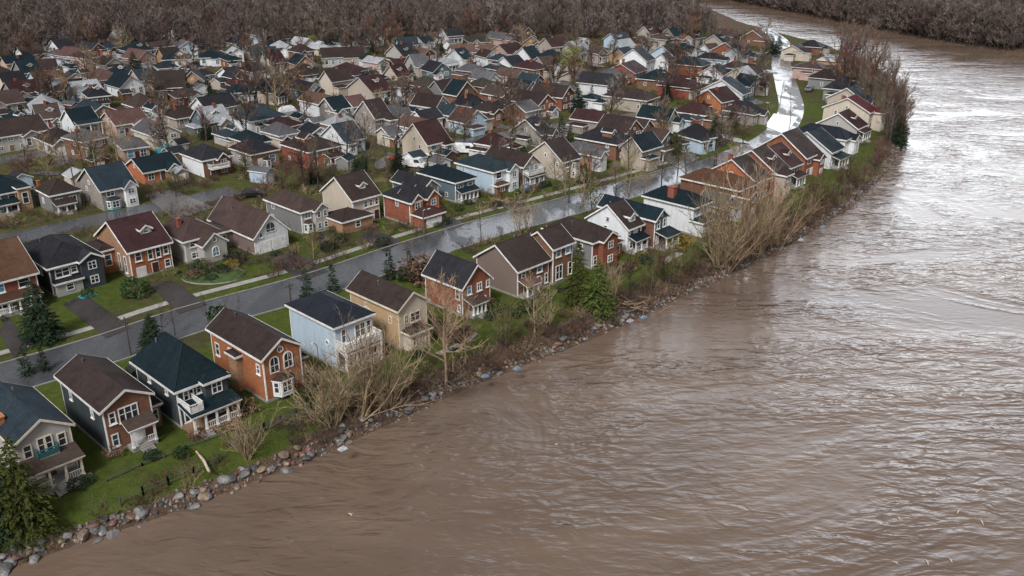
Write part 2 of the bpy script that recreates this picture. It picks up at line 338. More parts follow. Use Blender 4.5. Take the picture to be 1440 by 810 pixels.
edge = np.interp(P[:, 0], [-400, -190, -100, -60, 54, 100], [300, 345, 350, 395, 396, 420])
litter = np.maximum(litter, smooth(P[:, 1] - edge, -15, 15))
litter = np.maximum(litter, 0.46 * smooth(T1, 40, 75))
for nm, arr in (('lush', lush), ('litter', litter)):
    a = me.attributes.new(nm, 'FLOAT', 'POINT'); a.data.foreach_set('value', arr.astype(np.float32))
me.materials.append(m_ground()); structure(link('ground', me))
mb = MB(); mb.face([(-3000, -400, WZ), (3000, -400, WZ), (3000, 5000, WZ), (-3000, 5000, WZ)])
structure(mb.build('river', [m_water()]))

# ------------------------------------------------------------------ streets
def ribbon(path, w0, w1, z, mb, step=3.0):
    """strip between two offsets (left negative) of a path"""
    pts = [Vector((*p, 0)) for p in path]; dense = []
    for i in range(len(pts) - 1):
        p0 = pts[max(i - 1, 0)]; p1 = pts[i]; p2 = pts[i + 1]; p3 = pts[min(i + 2, len(pts) - 1)]
        k = max(2, int((p2 - p1).length / step))
        for j in range(k):
            t = j / k
            dense.append(0.5 * ((2 * p1) + (p2 - p0) * t + (2 * p0 - 5 * p1 + 4 * p2 - p3) * t * t + (3 * p1 - p0 - 3 * p2 + p3) * t ** 3))
    dense.append(pts[-1]); L = []
    for i, p in enumerate(dense):
        d = (dense[min(i + 1, len(dense) - 1)] - dense[max(i - 1, 0)]).normalized(); n = Vector((d.y, -d.x, 0))
        L.append((p + n * w0 + Vector((0, 0, z)), p + n * w1 + Vector((0, 0, z))))
    for (a, b), (c, d) in zip(L, L[1:]): mb.face([a, b, d, c])
    return dense
def kerb(path, off, mb):
    for s in (0,):
        tmp = MB(); ribbon(path, off - 0.09, off + 0.09, 0.12, tmp); n = len(mb.v)
        for f in tmp.f:
            a, b, d, c = [Vector(tmp.v[k]) for k in f]
            mb.face([a, b, d, c]); mb.face([a - Vector((0, 0, .13)), a, c, c - Vector((0, 0, .13))][::-1]); mb.face([b - Vector((0, 0, .13)), b, d, d - Vector((0, 0, .13))])
MATS['asphalt_wet'] = m_asphalt('asphalt_wet', (0.075, 0.078, 0.085), 0.75); MATS['asphalt_flood'] = m_asphalt('asphalt_flood', (0.09, 0.087, 0.088), 0.5, 0.22, 0.27, 0.17)
MATS['asphalt_drive'] = m_asphalt('asphalt_drive', (0.05, 0.043, 0.042), 0.12, 0.3)
MAIN = [(-112, 45), (-80, 73), (-60, 91), (-49, 101), (-42, 109), (-28, 121), (-17, 133), (-5, 145), (9, 157), (27, 173), (42, 187)]
MAIN2 = [(42, 187), (61, 211), (74, 241), (83, 277), (93, 320), (108, 375), (112, 420)]
SECOND = [(-135, 88), (-97, 126), (-73, 149), (-61, 160), (-53, 168)]
SECOND2 = [(-26, 194), (-10, 207), (10, 222), (40, 240), (70, 255)]
THIRD = [(-165, 130), (-130, 168), (-95, 205), (-60, 238), (-20, 268), (20, 290), (60, 300), (88, 305)]
FOURTH = [(-200, 190), (-165, 225), (-120, 275), (-70, 315), (-10, 340), (50, 352), (98, 345)]
for nm, path, hw, mat, z in (('main_street', MAIN, 4.3, 'asphalt_wet', 0.02), ('flooded_street', MAIN2, 3.3, 'asphalt_flood', 0.026), ('second_street', SECOND, 3.2, 'asphalt_wet', 0.032), ('back_street', SECOND2, 3.0, 'asphalt_flood', 0.032), ('third_street', THIRD, 3.4, 'asphalt_flood', 0.038), ('fourth_street', FOURTH, 3.2, 'asphalt_flood', 0.044)):
    mb = MB(); ribbon(path, -hw, hw, z, mb); structure(mb.build(nm, [mat]))
mb = MB(); kerb(MAIN, -4.4, mb); kerb(MAIN, 4.4, mb); structure(mb.build('street_kerb', ['concrete']))
mb = MB(); ribbon(MAIN[2:], -8.0, -6.7, 0.05, mb); structure(mb.build('sidewalk', ['concrete']))
def poly_px(name, pts, z, mat, kind='structure'):
    mb = MB(); q = [at(x, y) for x, y in pts]; mb.face([(p.x, p.y, z) for p in q]); 
    me = mb.mesh(name, [mat]); n = me.polygons[0].normal
    if n.z < 0: me.flip_normals()
    o = link(name, me); return structure(o, kind)
for i, q in enumerate([[(88, 428), (120, 415), (186, 461), (150, 476)], [(212, 402), (240, 394), (292, 428), (252, 442)], [(378, 366), (411, 353), (462, 382), (424, 396)], [(505, 331), (528, 322), (566, 341), (540, 354)],
        [(590, 300), (607, 294), (655, 315), (632, 325)], [(0, 470), (8, 440), (40, 485), (20, 505)], [(700, 287), (716, 281), (748, 296), (728, 304)], [(432, 333), (452, 326), (478, 346), (458, 356)]]):
    poly_px('driveway', q, 0.056 + 0.003 * i, 'asphalt_drive')
MATS['flood'] = m_asphalt('flood', (0.15, 0.14, 0.135), 2.0, 0.05)
for i, q in enumerate([[(203, 275), (240, 266), (302, 292), (246, 310)], [(545, 232), (590, 214), (640, 222), (600, 244)], [(740, 190), (775, 176), (810, 186), (772, 202)], [(130, 78), (165, 74), (185, 108), (150, 116), (118, 92)],
        [(470, 262), (490, 240), (505, 252), (490, 268)], [(930, 224), (960, 212), (985, 222), (955, 238)], [(1075, 178), (1088, 160), (1122, 165), (1105, 190)], [(560, 76), (600, 70), (640, 74), (600, 82)]]):
    poly_px('flood_puddle', q, 0.07 + 0.003 * i, 'flood')
mb = MB()
for q in ([(612, 497), (655, 478), (668, 467), (672, 470), (660, 481), (620, 500)], [(76, 690), (128, 664), (132, 670), (84, 700)], [(930, 366), (952, 355), (962, 357), (935, 372)]):
    p = [at(*a) for a in q]; mb.face([(v.x, v.y, 0.06) for v in p][::-1])
structure(mb.build('garden_path', ['concrete']))

# ------------------------------------------------------------------ houses
WIN_CACHE = {}
def window_meshes(w, h, style, trim, glass, split):
    key = (round(w, 2), round(h, 2), style, trim, glass, split)
    if key in WIN_CACHE: return WIN_CACHE[key]
    fr = MB(); pn = MB(); t = 0.11; a = w / 2
    if style == 'arch' or style == 'round':
        n = 12; out = []; inn = []
        if style == 'arch':
            r = a; zc = h - r
            path = [(-a, 0)] + [(-r * math.cos(math.pi * k / n), zc + r * math.sin(math.pi * k / n)) for k in range(n + 1)] + [(a, 0)]
            c = (0, h * 0.5)
        else:
            path = [(a * math.cos(2 * math.pi * k / 16), a + a * math.sin(2 * math.pi * k / 16)) for k in range(16)]; c = (0, a)
        sc = (w - 2.2 * t) / w
        inner = [(c[0] + (x - c[0]) * sc, c[1] + (z - c[1]) * (1 - 2.2 * t / h)) for x, z in path]; m = len(path)
        for k in range(m):
            k2 = (k + 1) % m; A, B, C, D = path[k], path[k2], inner[k2], inner[k]
            fr.face([(A[0], -.09, A[1]), (B[0], -.09, B[1]), (C[0], -.09, C[1]), (D[0], -.09, D[1])]); fr.face([(A[0], 0, A[1]), (B[0], 0, B[1]), (B[0], -.09, B[1]), (A[0], -.09, A[1])])
            fr.face([(D[0], -.02, D[1]), (C[0], -.02, C[1]), (C[0], -.09, C[1]), (D[0], -.09, D[1])])
        pn.face([(x, -.03, z) for x, z in inner])
        fr.box(-.03, -.07, .1, .03, -.035, h - .1)
        if style == 'arch': fr.box(-a + .1, -.065, zc * .62, a - .1, -.036, zc * .62 + .06)
    else:
        fr.box(-a, -.09, 0, -a + t, -.001, h); fr.box(a - t, -.09, 0, a, -.001, h); fr.box(-a + t, -.088, h - t, a - t, -.001, h); fr.box(-a + t, -.088, 0, a - t, -.001, t)
        pn.face([(-a + t, -.03, t), (a - t, -.03, t), (a - t, -.03, h - t), (-a + t, -.03, h - t)])
        n = max(1, split)
        for k in range(1, n):
            x = -a + w * k / n; fr.box(x - .05, -.08, t, x + .05, -.031, h - t)
        if style == 'sash': fr.box(-a + t, -.07, h * .52, a - t, -.032, h * .52 + .05)
    sill = MB(); sill.box(-a - .08, -.16, -.1, a + .08, -.002, -.003)
    both = MB(); both.v = fr.v + pn.v; k0 = len(fr.v); both.f = fr.f + [tuple(i + k0 for i in f) for f in pn.f]; both.m = [0] * len(fr.f) + [1] * len(pn.f)
    r = (fr.mesh('window_frame', [trim]), pn.mesh('window_pane', [glass]), sill.mesh('window_sill', [trim]), both.mesh('window_whole', [trim, glass]))
    WIN_CACHE[key] = r; return r
def add_window(parent, x, y, z, w, h, side='F', style='sash', trim='trim', glass='glass', split=1, lvl=1):
    rz = {'F': 0, 'L': -math.pi / 2, 'R': math.pi / 2, 'B': math.pi}[side] if isinstance(side, str) else side
    w = round(w * 10) / 10; h = round(h * 10) / 10
    f, p, s, both = window_meshes(w, h, style, trim, glass, split)
    if lvl >= 2:
        o = link('window', f, parent, (x, y, z), rz); link('pane', p, o)
        if style == 'sash': link('sill', s, o)
    else: o = link('window', both, parent, (x, y, z), rz)
    return o
def roof_faces(kind, x0, x1, y0, y1, h, pitch, ov):
    """upper faces of a roof and its outline edges with outward directions"""
    W, D = x1 - x0, y1 - y0; ax, bx, ay, by = x0 - ov, x1 + ov, y0 - ov, y1 + ov
    if kind == 'F':
        ze = h - ov * pitch; zr = h + pitch * W / 2; xm = (x0 + x1) / 2
        A, B, C, Dd, E, F = (ax, ay, ze), (xm, ay, zr), (bx, ay, ze), (ax, by, ze), (xm, by, zr), (bx, by, ze)
        return [[A, B, E, Dd], [B, C, F, E]], [(A, B, (0, -1)), (B, C, (0, -1)), (Dd, E, (0, 1)), (E, F, (0, 1)), (A, Dd, (-1, 0)), (C, F, (1, 0))], [(B, E)]
    if kind == 'S':
        ze = h - ov * pitch; zr = h + pitch * D / 2; ym = (y0 + y1) / 2
        A, B, C, Dd, E, F = (ax, ay, ze), (ax, ym, zr), (ax, by, ze), (bx, ay, ze), (bx, ym, zr), (bx, by, ze)
        return [[A, Dd, E, B], [B, E, F, C]], [(A, B, (-1, 0)), (B, C, (-1, 0)), (Dd, E, (1, 0)), (E, F, (1, 0)), (A, Dd, (0, -1)), (C, F, (0, 1))], [(B, E)]
    ze = h - ov * pitch; run = (min(W, D) + 2 * ov) / 2; zr = ze + pitch * run
    a, b, c, d = (ax, ay, ze), (bx, ay, ze), (bx, by, ze), (ax, by, ze)
    ed = [(a, b, (0, -1)), (b, c, (1, 0)), (c, d, (0, 1)), (d, a, (-1, 0))]
    if D >= W:
        p, q = ((ax + bx) / 2, ay + run, zr), ((ax + bx) / 2, by - run, zr)
        return [[a, b, p], [b, c, q, p], [c, d, q], [d, a, p, q]], ed, [(p, q), (a, p), (b, p), (c, q), (d, q)]
    p, q = (ax + run, (ay + by) / 2, zr), (bx - run, (ay + by) / 2, zr)
    return [[a, b, q, p], [b, c, q], [c, d, p, q], [d, a, p]], ed, [(p, q), (a, p), (d, p), (b, q), (c, q)]
def add_roof(parent, kind, x0, x1, y0, y1, h, pitch, mat, ov=0.35, lvl=1, name='roof', trim='trim'):
    tops, edges, ridges = roof_faces(kind, x0, x1, y0, y1, h, pitch, ov); mb = MB(); up = 0.14; th = 0.17
    lift = lambda p, k: (p[0], p[1], p[2] + k)
    for f in tops:
        mb.face([lift(p, up) for p in f]); mb.face([lift(p, up - th) for p in f][::-1])
    for p, q, n in edges: mb.face([lift(p, up), lift(q, up), lift(q, up - th), lift(p, up - th)], 1 if lvl == 0 else 0)
    if lvl >= 1:
        for p, q in ridges: mb.tube([lift(p, up - .02), lift(q, up - .02)], [.09, .09], 4)
    mats = [mat, trim] if lvl == 0 else [mat]
    ro = mb.build(name, mats, parent, uv=True)
    if lvl >= 1:
        fb = MB()
        for p, q, n in edges:
            k = Vector((n[0], n[1], 0)) * .05; e = Vector((n[0], n[1], 0)) * .004
            P0, Q0 = Vector(p) + e, Vector(q) + e; hi, lo = Vector((0, 0, up + .012)), Vector((0, 0, up - .25))
            fb.face([P0 + k + hi, Q0 + k + hi, Q0 + k + lo, P0 + k + lo]); fb.face([P0 + hi, P0 + k + hi, Q0 + k + hi, Q0 + hi]); fb.face([P0 + lo, P0 + k + lo, Q0 + k + lo, Q0 + lo])
            fb.face([P0 + hi, P0 + k + hi, P0 + k + lo, P0 + lo]); fb.face([Q0 + hi, Q0 + k + hi, Q0 + k + lo, Q0 + lo])
        fb.build('fascia', [trim], ro)
    return ro
def roof_z(kind, x0, x1, y0, y1, h, pitch, x, y):
    if kind == 'F': return h + pitch * ((x1 - x0) / 2 - abs(x - (x0 + x1) / 2))
    if kind == 'S': return h + pitch * ((y1 - y0) / 2 - abs(y - (y0 + y1) / 2))
    return h + pitch * max(0, min(x - x0, x1 - x, y - y0, y1 - y))
def add_walls(parent, kind, x0, x1, y0, y1, h, pitch, wall, front, name='wall', z0=-0.3):
    mb = MB(); W, D = x1 - x0, y1 - y0; xm, ym = (x0 + x1) / 2, (y0 + y1) / 2
    def side(p, q, apex, mi):
        pts = [(p[0], p[1], z0), (q[0], q[1], z0), (q[0], q[1], h)] + ([apex] if apex else []) + [(p[0], p[1], h)]; mb.face(pts, mi)
    gF = kind == 'F'; gS = kind == 'S'; zf = h + pitch * W / 2; zs = h + pitch * D / 2
    side((x0, y0), (x1, y0), (xm, y0, zf) if gF else None, 1); side((x1, y1), (x0, y1), (xm, y1, zf) if gF else None, 0)
    side((x0, y1), (x0, y0), (x0, ym, zs) if gS else None, 0); side((x1, y0), (x1, y1), (x1, ym, zs) if gS else None, 0)
    return mb.build(name, ['wall_' + wall, 'wall_' + front], parent, uv=True)

HOUSES = []
def street_yaw(p):
    return R(float(np.interp(p.y - 0.35 * p.x, [60, 120, 150, 190, 260], [45, 46, 47, 52, 58]))) if p.x > 10 else R(46)
def house(row, px, py, w, d, h, kind, wall, roof, front=None, yaw=None, pitch=0.62, lvl=1, ex=(), label=None, st=None, name='house', trim='trim', auto=True, ov=None):
    p = at(px, py); d = d * (.96 if row == 'main street' and lvl >= 2 else .74 if lvl >= 2 else .86 if row in ('riverbank', 'main street', 'second street') else 1)
    if row in ('riverbank', 'main street') and lvl >= 2:
        kx = (.96 if 700 < px < 860 else .77) if row == 'riverbank' else 1.0; w = w * kx
        for e in ex:
            if len(e) < 2: continue
            for key in ('x', 'x0', 'x1'):
                if key in e[1] and e[1].get('side') != 'L': e[1][key] *= kx
            if 'w' in e[1]: e[1]['w'] *= 1 if e[1].get('side') == 'L' else max(kx, .82) if e[0] == 'win' else kx
            if 'gap' in e[1]: e[1]['gap'] = tuple(g * kx for g in e[1]['gap'])
    for e in ex:
        if e[0] == 'win' and e[1].get('side') == 'L': e[1]['y'] *= .96 if row == 'main street' else .74
        if e[0] == 'side_room' and lvl >= 2 and row == 'riverbank': e[1]['y0'] *= .74 if e[1]['y0'] > 0 else 1; e[1]['y1'] *= .74
    yw = street_yaw(p) if yaw is None else R(yaw)
    HOUSES.append(dict(row=row, px=px, py=py, w=w, d=d, h=h, kind=kind, wall=wall, roof=roof, front=front or wall, yaw=yw, pitch=pitch, lvl=lvl, ex=list(ex), label=label, st=st, name=name, trim=trim, auto=auto, ov=ov, loc=p, rs=len(HOUSES)))
    return HOUSES[-1]
def footprint(H, grow=0.0):
    c, s = math.cos(H['yaw']), math.sin(H['yaw']); o = H['loc']; g = grow
    return [(o.x + c * a - s * b, o.y + s * a + c * b) for a, b in ((-g, -g), (H['w'] + g, -g), (H['w'] + g, H['d'] + g), (-g, H['d'] + g))]
def overlap(A, B):
    for P1, P2 in ((A, B), (B, A)):
        for i in range(4):
            ex, ey = P1[(i + 1) % 4][0] - P1[i][0], P1[(i + 1) % 4][1] - P1[i][1]; nx_, ny_ = -ey, ex
            a = [x * nx_ + y * ny_ for x, y in P1]; b = [x * nx_ + y * ny_ for x, y in P2]
            if max(a) <= min(b) or max(b) <= min(a): return False
    return True
def to_world(H, x, y, z=0.0):
    c, s = math.cos(H['yaw']), math.sin(H['yaw']); o = H['loc']; return Vector((o.x + c * x - s * y, o.y + s * x + c * y, z))

def build_house(H):
    rd = random.Random(H['rs'] * 31 + 5); w, d, h, kind, pitch, lvl = (H[k] for k in ('w', 'd', 'h', 'kind', 'pitch', 'lvl'))
    trim = H['trim']; st = H['st'] or (2 if h >= 3.6 else 1); sh = h / st; rm = 'roof_' + H['roof']; ov = H['ov'] if H['ov'] is not None else (0.35 if lvl else 0.45)
    root = thing(H['name'], H['label'], 'house', H['loc'], H['yaw'], 'houses of the flooded riverside neighbourhood'); H['obj'] = root
    add_walls(root, kind, 0, w, 0, d, h, pitch, H['wall'], H['front'])
    ro = add_roof(root, kind, 0, w, 0, d, h, pitch, rm, ov, lvl, trim=trim)
    rz = lambda x, y: roof_z(kind, 0, w, 0, d, h, pitch, x, y)
    wl = lvl; blocked = []; noauto = False
    if lvl >= 2:
        m = MB(); m.box(-.05, -.05, -.3, w + .05, d + .05, .28); m.build('foundation', ['concrete'], root)
        for cx, cy in ((-.012, -.012), (w - .128, -.012), (-.012, d - .128), (w - .128, d - .128)): m = MB(); m.box(cx, cy, .28, cx + .14, cy + .14, h - .02); m.build('corner_trim', [trim], root)
        m = MB()
        for k in range(1): x, y = w * rd.uniform(.3, .7), d * rd.uniform(.45, .85); m.tube([(x, y, rz(x, y)), (x, y, rz(x, y) + .6)], [.11, .11], 6)
        m.build('vent_pipe', ['metal'], ro)
    for e in H['ex']:
        k = e[0]; a = e[1] if len(e) > 1 else {}
        if k == 'chimney':
            x, y = a.get('x', w * .3), a.get('y', d * .55); z = rz(x, y); s = a.get('s', .5); m = MB(); m.box(x - s / 2, y - s / 2 - .1, z - 1.0, x + s / 2, y + s / 2 + .1, z + a.get('h', 1.3)); m.box(x - s / 2 - .08, y - s / 2 - .18, z + a.get('h', 1.3), x + s / 2 + .08, y + s / 2 + .18, z + a.get('h', 1.3) + .12)
            m.build('chimney', ['wall_' + a.get('mat', 'brick_red')], ro, uv=True)
        elif k == 'wing':
            x0, ww, out, hh = a.get('x', .1), a['w'], a['out'], a['h']; wk = a.get('kind', 'F'); wm = a.get('wall', H['front']); back = a.get('back', min(d * .5, ww * pitch + 2.0)); wp = a.get('pitch', pitch)
            g = add_walls(root, wk, x0, x0 + ww, -out, back if wk == 'F' else .4, hh, wp, wm, a.get('front', wm), 'front_wing')
            add_roof(g, wk, x0, x0 + ww, -out, back if wk == 'F' else .4, hh, wp, 'roof_' + a.get('roof', H['roof']), .3, lvl, 'wing_roof', trim)
            ws = a.get('st', 2 if hh > 3.4 else 1); wsh = hh / ws
            for s in range(ws):
                if s == 0 and a.get('garage'):
                    gm = MB(); gw = ww * .74; cx = x0 + ww / 2; gm.box(cx - gw / 2, -out - .06, 0, cx + gw / 2, -out - .003, wsh * .72)
                    for q in range(1, 4): gm.box(cx - gw / 2, -out - .075, wsh * .72 * q / 4 - .02, cx + gw / 2, -out - .061, wsh * .72 * q / 4 + .02)
                    gm.build('garage_door', [trim], g)
                else:
                    n = a.get('n', 2 if ww > 3 else 1)
                    for q in range(n): add_window(g, x0 + ww * (q + .5) / n, -out, s * wsh + wsh * .28, min(1.2, ww / n * .62), wsh * .55, 'F', a.get('style', 'sash'), trim, rd.choice(['glass', 'glass', 'glass_pale']), 2 if n == 1 else 1, min(lvl, 1))
            if wk == 'F' and a.get('attic', True) and ww * wp / 2 > 1.3: add_window(g, x0 + ww / 2, -out, hh + .15, .7, .7, 'F', 'round' if rd.random() < .4 else 'sash', trim, 'glass', 1, min(lvl, 1))
            if st == 1 or hh > h * .75: blocked.append((x0, x0 + ww, 99))
            else: blocked.append((x0, x0 + ww, 1))
        elif k == 'porch':
            x0, ww, out, hp = a.get('x', 0), a.get('w', w), a.get('out', 1.7), a.get('h', sh * 1.02); lift = a.get('lift', .45); pr = 'roof_' + a.get('roof', H['roof'])
            m = MB(); m.box(x0, -out, -.3, x0 + ww, -.06, lift); m.build('porch_floor', [a.get('floor', 'concrete')], root)
            m = MB(); zr = hp + .55
            tp = [(x0 - .25, -out - .3, hp), (x0 + ww + .25, -out - .3, hp), (x0 + ww + .25, -.06, zr), (x0 - .25, -.06, zr)]
            m.face([(x, y, z + .14) for x, y, z in tp]); m.face([(x, y, z) for x, y, z in tp][::-1])
            for i in range(4): q, r = tp[i], tp[(i + 1) % 4]; m.face([q, r, (r[0], r[1], r[2] + .14), (q[0], q[1], q[2] + .14)], 1)
            po = m.build('porch_roof', [pr, trim], root, uv=True)
            m = MB(); m.box(x0 - .05, -out - .1, hp - .26, x0 + ww + .05, -out + .1, hp - .01); m.build('beam', [trim], po)
            n = a.get('n', 3)
            for q in range(n):
                x = x0 + .15 + (ww - .3) * q / max(1, n - 1); m = MB(); m.box(x - .1, -out - .08, lift, x + .1, -out + .12, hp - .27); m.box(x - .15, -out - .13, lift, x + .15, -out + .17, lift + .18); m.build('column', [trim], root)
            if a.get('rail', lvl >= 2):
                gx = a.get('gap', (ww * .42, ww * .62))
                for s0, s1 in ((0, gx[0]), (gx[1], ww)):
                    if s1 - s0 < .4: continue
                    m = MB()
                    m.box(x0 + s0, -out - .02, lift + .72, x0 + s1, -out + .04, lift + .8); m.box(x0 + s0, -out - .02, lift + .1, x0 + s1, -out + .04, lift + .16)
                    for q in range(int((s1 - s0) / .22)): m.box(x0 + s0 + q * .22, -out - .005, lift + .16, x0 + s0 + q * .22 + .05, -out + .025, lift + .72)
                    m.build('railing', [trim], root)
            if a.get('steps', True) and lvl >= 1:
                gx = a.get('gap', (ww * .42, ww * .62)); m = MB(); n_ = 3
                for q in range(n_): m.box(x0 + gx[0] + .05, -out - .3 * (n_ - q), -.2, x0 + gx[1] - .05 + .35, -out - .3 * (n_ - q - 1) - .004, lift * (q + 1) / (n_ + 1))
                m.build('steps', ['concrete'], root)
        elif k == 'bay':
            x, bw, out, z0, z1 = a['x'], a['w'], a.get('out', .8), a.get('z0', .2), a['z1']; bm_ = 'wall_' + a.get('wall', H['front'])
            q = [(x, -.03), (x + bw * .2, -out), (x + bw * .8, -out), (x + bw, -.03)]; m = MB()
            for i in range(3): m.face([(*q[i], z0), (*q[i + 1], z0), (*q[i + 1], z1), (*q[i], z1)])
            m.face([(*v, z0) for v in q][::-1]); b_ = m.build('bay', [bm_], root, uv=True)
            m = MB(); e = [(x - .12, -.03), (x + bw * .18, -out - .15), (x + bw * .82, -out - .15), (x + bw + .12, -.03)]
            for i in range(3):
                t0, t1 = (x + bw * .3, -.03, z1 + .5), (x + bw * .7, -.03, z1 + .5)
                m.face([(*e[i], z1), (*e[i + 1], z1), t1 if i >= 1 else t0, t0] if i == 1 else [(*e[i], z1), (*e[i + 1], z1), t0 if i == 0 else t1])
            m.face([(*v, z1 - .12) for v in e])
            for i in range(3): m.face([(*e[i], z1), (*e[i + 1], z1), (*e[i + 1], z1 - .12), (*e[i], z1 - .12)], 1)
            m.build('bay_roof', [rm, trim], b_, uv=True)
            n = a.get('st', 1); zh = (z1 - z0) / n
            for s in range(n):
                wz = z0 + s * zh + zh * .22
                add_window(b_, x + bw * .5, -out, wz, bw * .6 * .86, zh * .68, 'F', 'sash', trim, 'glass', 2 if bw > 1.8 else 1, 1)
                for sg, c in ((-1, 0.1), (1, .9)):
                    ang = math.atan2(out, bw * .2); L = math.hypot(out, bw * .2)
                    add_window(b_, x + bw * c, -out / 2 - .015, wz, L * .7, zh * .68, sg * ang, 'sash', trim, 'glass', 1, 1)
            blocked.append((x - .2, x + bw + .2, 2 if z1 > h * .7 else 1))
        elif k == 'balcony':
            x0, ww, out, z = a.get('x', 0), a.get('w', w), a.get('out', 1.6), a.get('z', sh)
            m = MB(); m.box(x0, -out, z - .2, x0 + ww, -.06, z); b_ = m.build('balcony', [a.get('floor', trim)], root); m = MB(); mt = a.get('mat', trim)
            for (p0, p1) in (((x0, -out), (x0 + ww, -out)), ((x0, -out), (x0, -.06)), ((x0 + ww, -out), (x0 + ww, -.06))):
                L = math.hypot(p1[0] - p0[0], p1[1] - p0[1]); n = max(2, int(L / .25))
                for q in range(n + 1): t = q / n; xx, yy = p0[0] + (p1[0] - p0[0]) * t, p0[1] + (p1[1] - p0[1]) * t; m.box(xx - .03, yy - .03, z, xx + .03, yy + .03, z + .78)
                m.box(min(p0[0], p1[0]) - .05, min(p0[1], p1[1]) - .05, z + .78, max(p0[0], p1[0]) + .05, max(p0[1], p1[1]) + .05, z + .86)
                if a.get('solid', True): m.box(min(p0[0], p1[0]) - .012, min(p0[1], p1[1]) - .012, z + .05, max(p0[0], p1[0]) + .012, max(p0[1], p1[1]) + .012, z + .6)
            m.build('railing', [mt], b_)
            if a.get('posts', True):
                for xx in (x0 + .12, x0 + ww - .12):
                    m = MB(); m.box(xx - .1, -out + .05, -.2, xx + .1, -out + .25, z - .2); m.build('post', [trim], b_)
        elif k == 'garage':
            x, gw, gh = a['x'], a['w'], a.get('h', 2.1); m = MB(); m.box(x, -.06, 0, x + gw, -.004, gh)
            for q in range(1, 4): m.box(x, -.075, gh * q / 4 - .02, x + gw, -.061, gh * q / 4 + .02)
            m.build('garage_door', [a.get('mat', trim)], root); blocked.append((x - .2, x + gw + .2, 1))
        elif k == 'dormer':
            x, dw, y = a['x'], a.get('w', 1.3), a.get('y', d * .22); z = rz(x, y); dh = a.get('h', .9); back = y + (dh + dw * .35) / max(pitch, .2) + .3
            g = add_walls(root, 'F', x - dw / 2, x + dw / 2, y, back, z + dh, .7, a.get('wall', H['front']), a.get('wall', H['front']), 'dormer', z0=z - .4)
            add_roof(g, 'F', x - dw / 2, x + dw / 2, y, back, z + dh, .7, rm, .2, lvl, 'dormer_roof', trim); add_window(g, x, y, z + .18, dw * .6, dh * .8, 'F', a.get('style', 'sash'), trim, 'glass', 1, 1)
        elif k == 'win':
            add_window(root, a['x'], a.get('y', 0), a['z'], a['w'], a['h'], a.get('side', 'F'), a.get('style', 'sash'), trim, a.get('glass', 'glass'), a.get('n', 1), wl)
        elif k == 'door':
            x, dw, dh, z = a['x'], a.get('w', .95), a.get('h', 1.9), a.get('z', .45); m = MB(); m.box(x - dw / 2 - .1, -.05, z, x + dw / 2 + .1, -.003, z + dh + .1, 1); m.box(x - dw / 2, -.075, z, x + dw / 2, -.051, z + dh, 0)
            o = m.build('door', [a.get('mat', 'door_paint'), trim], root)
            if lvl >= 2: m = MB(); m.box(x + dw * .3, -.12, z + .9, x + dw * .38, -.076, z + 1.02); m.build('handle', ['metal'], o)
            blocked.append((x - .6, x + .6, 1))
        elif k == 'side_room':
            x0, x1, y0, y1, hh = a['x0'], a['x1'], a['y0'], a['y1'], a['h']
            g = add_walls(root, 'H', x0, x1, y0, y1, hh, .35, a.get('wall', H['front']), a.get('wall', H['front']), 'side_room'); add_roof(g, 'H', x0, x1, y0, y1, hh, .35, 'roof_' + a.get('roof', H['roof']), .25, lvl, 'side_roof', trim)
            if x1 - x0 > .7: add_window(g, (x0 + x1) / 2, y0, hh * .3, min(1.1, (x1 - x0) * .6), hh * .5, 'F', 'sash', trim, 'glass', 1, 1)
        elif k == 'shutters':
            pass
    if H['auto']:
        if lvl >= 1 and not any(e[0] in ('door',) for e in H['ex']):
            free = [x for x in (w * .5, w * .3, w * .7, w * .85) if not any(b0 - .3 < x < b1 + .3 for b0, b1, s in blocked)]
            if free:
                x = free[0]; m = MB(); m.box(x - .58, -.05, .3, x + .58, -.003, 2.25 if sh > 2.4 else sh * .86, 1); m.box(x - .46, -.075, .3, x + .46, -.051, 2.15 if sh > 2.4 else sh * .82, 0)
                m.build('door', [rd.choice(['door_paint', 'trim_dark', 'trim', 'plank']), trim], root); blocked.append((x - .6, x + .6, 1))
        nf = max(2, int(w / 2.2)); gl = ['glass', 'glass', 'glass_pale', 'glass_blue'] if lvl else ['glass', 'glass', 'glass_pale']
        for s in range(st):
            for q in range(nf):
                x = w * (q + .5) / nf + rd.uniform(-.12, .12)
                if any(b0 < x < b1 and s < bs for b0, b1, bs in blocked): continue
                add_window(root, x, 0, s * sh + sh * .28, min(1.5, w / nf * .52), min(1.6, sh * .56), 'F', 'sash', trim, rd.choice(gl), rd.choice([1, 2]), min(wl, 2))
        nl = max(1, int(d / 4.5)) if lvl else 1
        for s in range(st):
            for q in range(nl):
                if rd.random() < (.55 if lvl else .75):
                    y = d * (q + .3 + rd.random() * .4) / nl; add_window(root, 0, y, s * sh + sh * .32, .8, min(1.1, sh * .46), 'L', 'sash', trim, rd.choice(gl), 1, min(wl, 1))
                if lvl and rd.random() < .3: add_window(root, w, d * (q + .5) / nl, s * sh + sh * .32, .8, min(1.1, sh * .46), 'R', 'sash', trim, 'glass', 1, min(wl, 1))
        if kind == 'F' and w * pitch / 2 > 1.2: add_window(root, w / 2, 0, h + .12, .7, .7, 'F', rd.choice(['round', 'sash', 'arch']), trim, 'glass', 1, min(wl, 1))
        if kind == 'S' and d * pitch / 2 > 1.5 and lvl: add_window(root, 0, d / 2, h + .15, .7, .8, 'L', 'sash', trim, 'glass', 1, min(wl, 1))
    return root

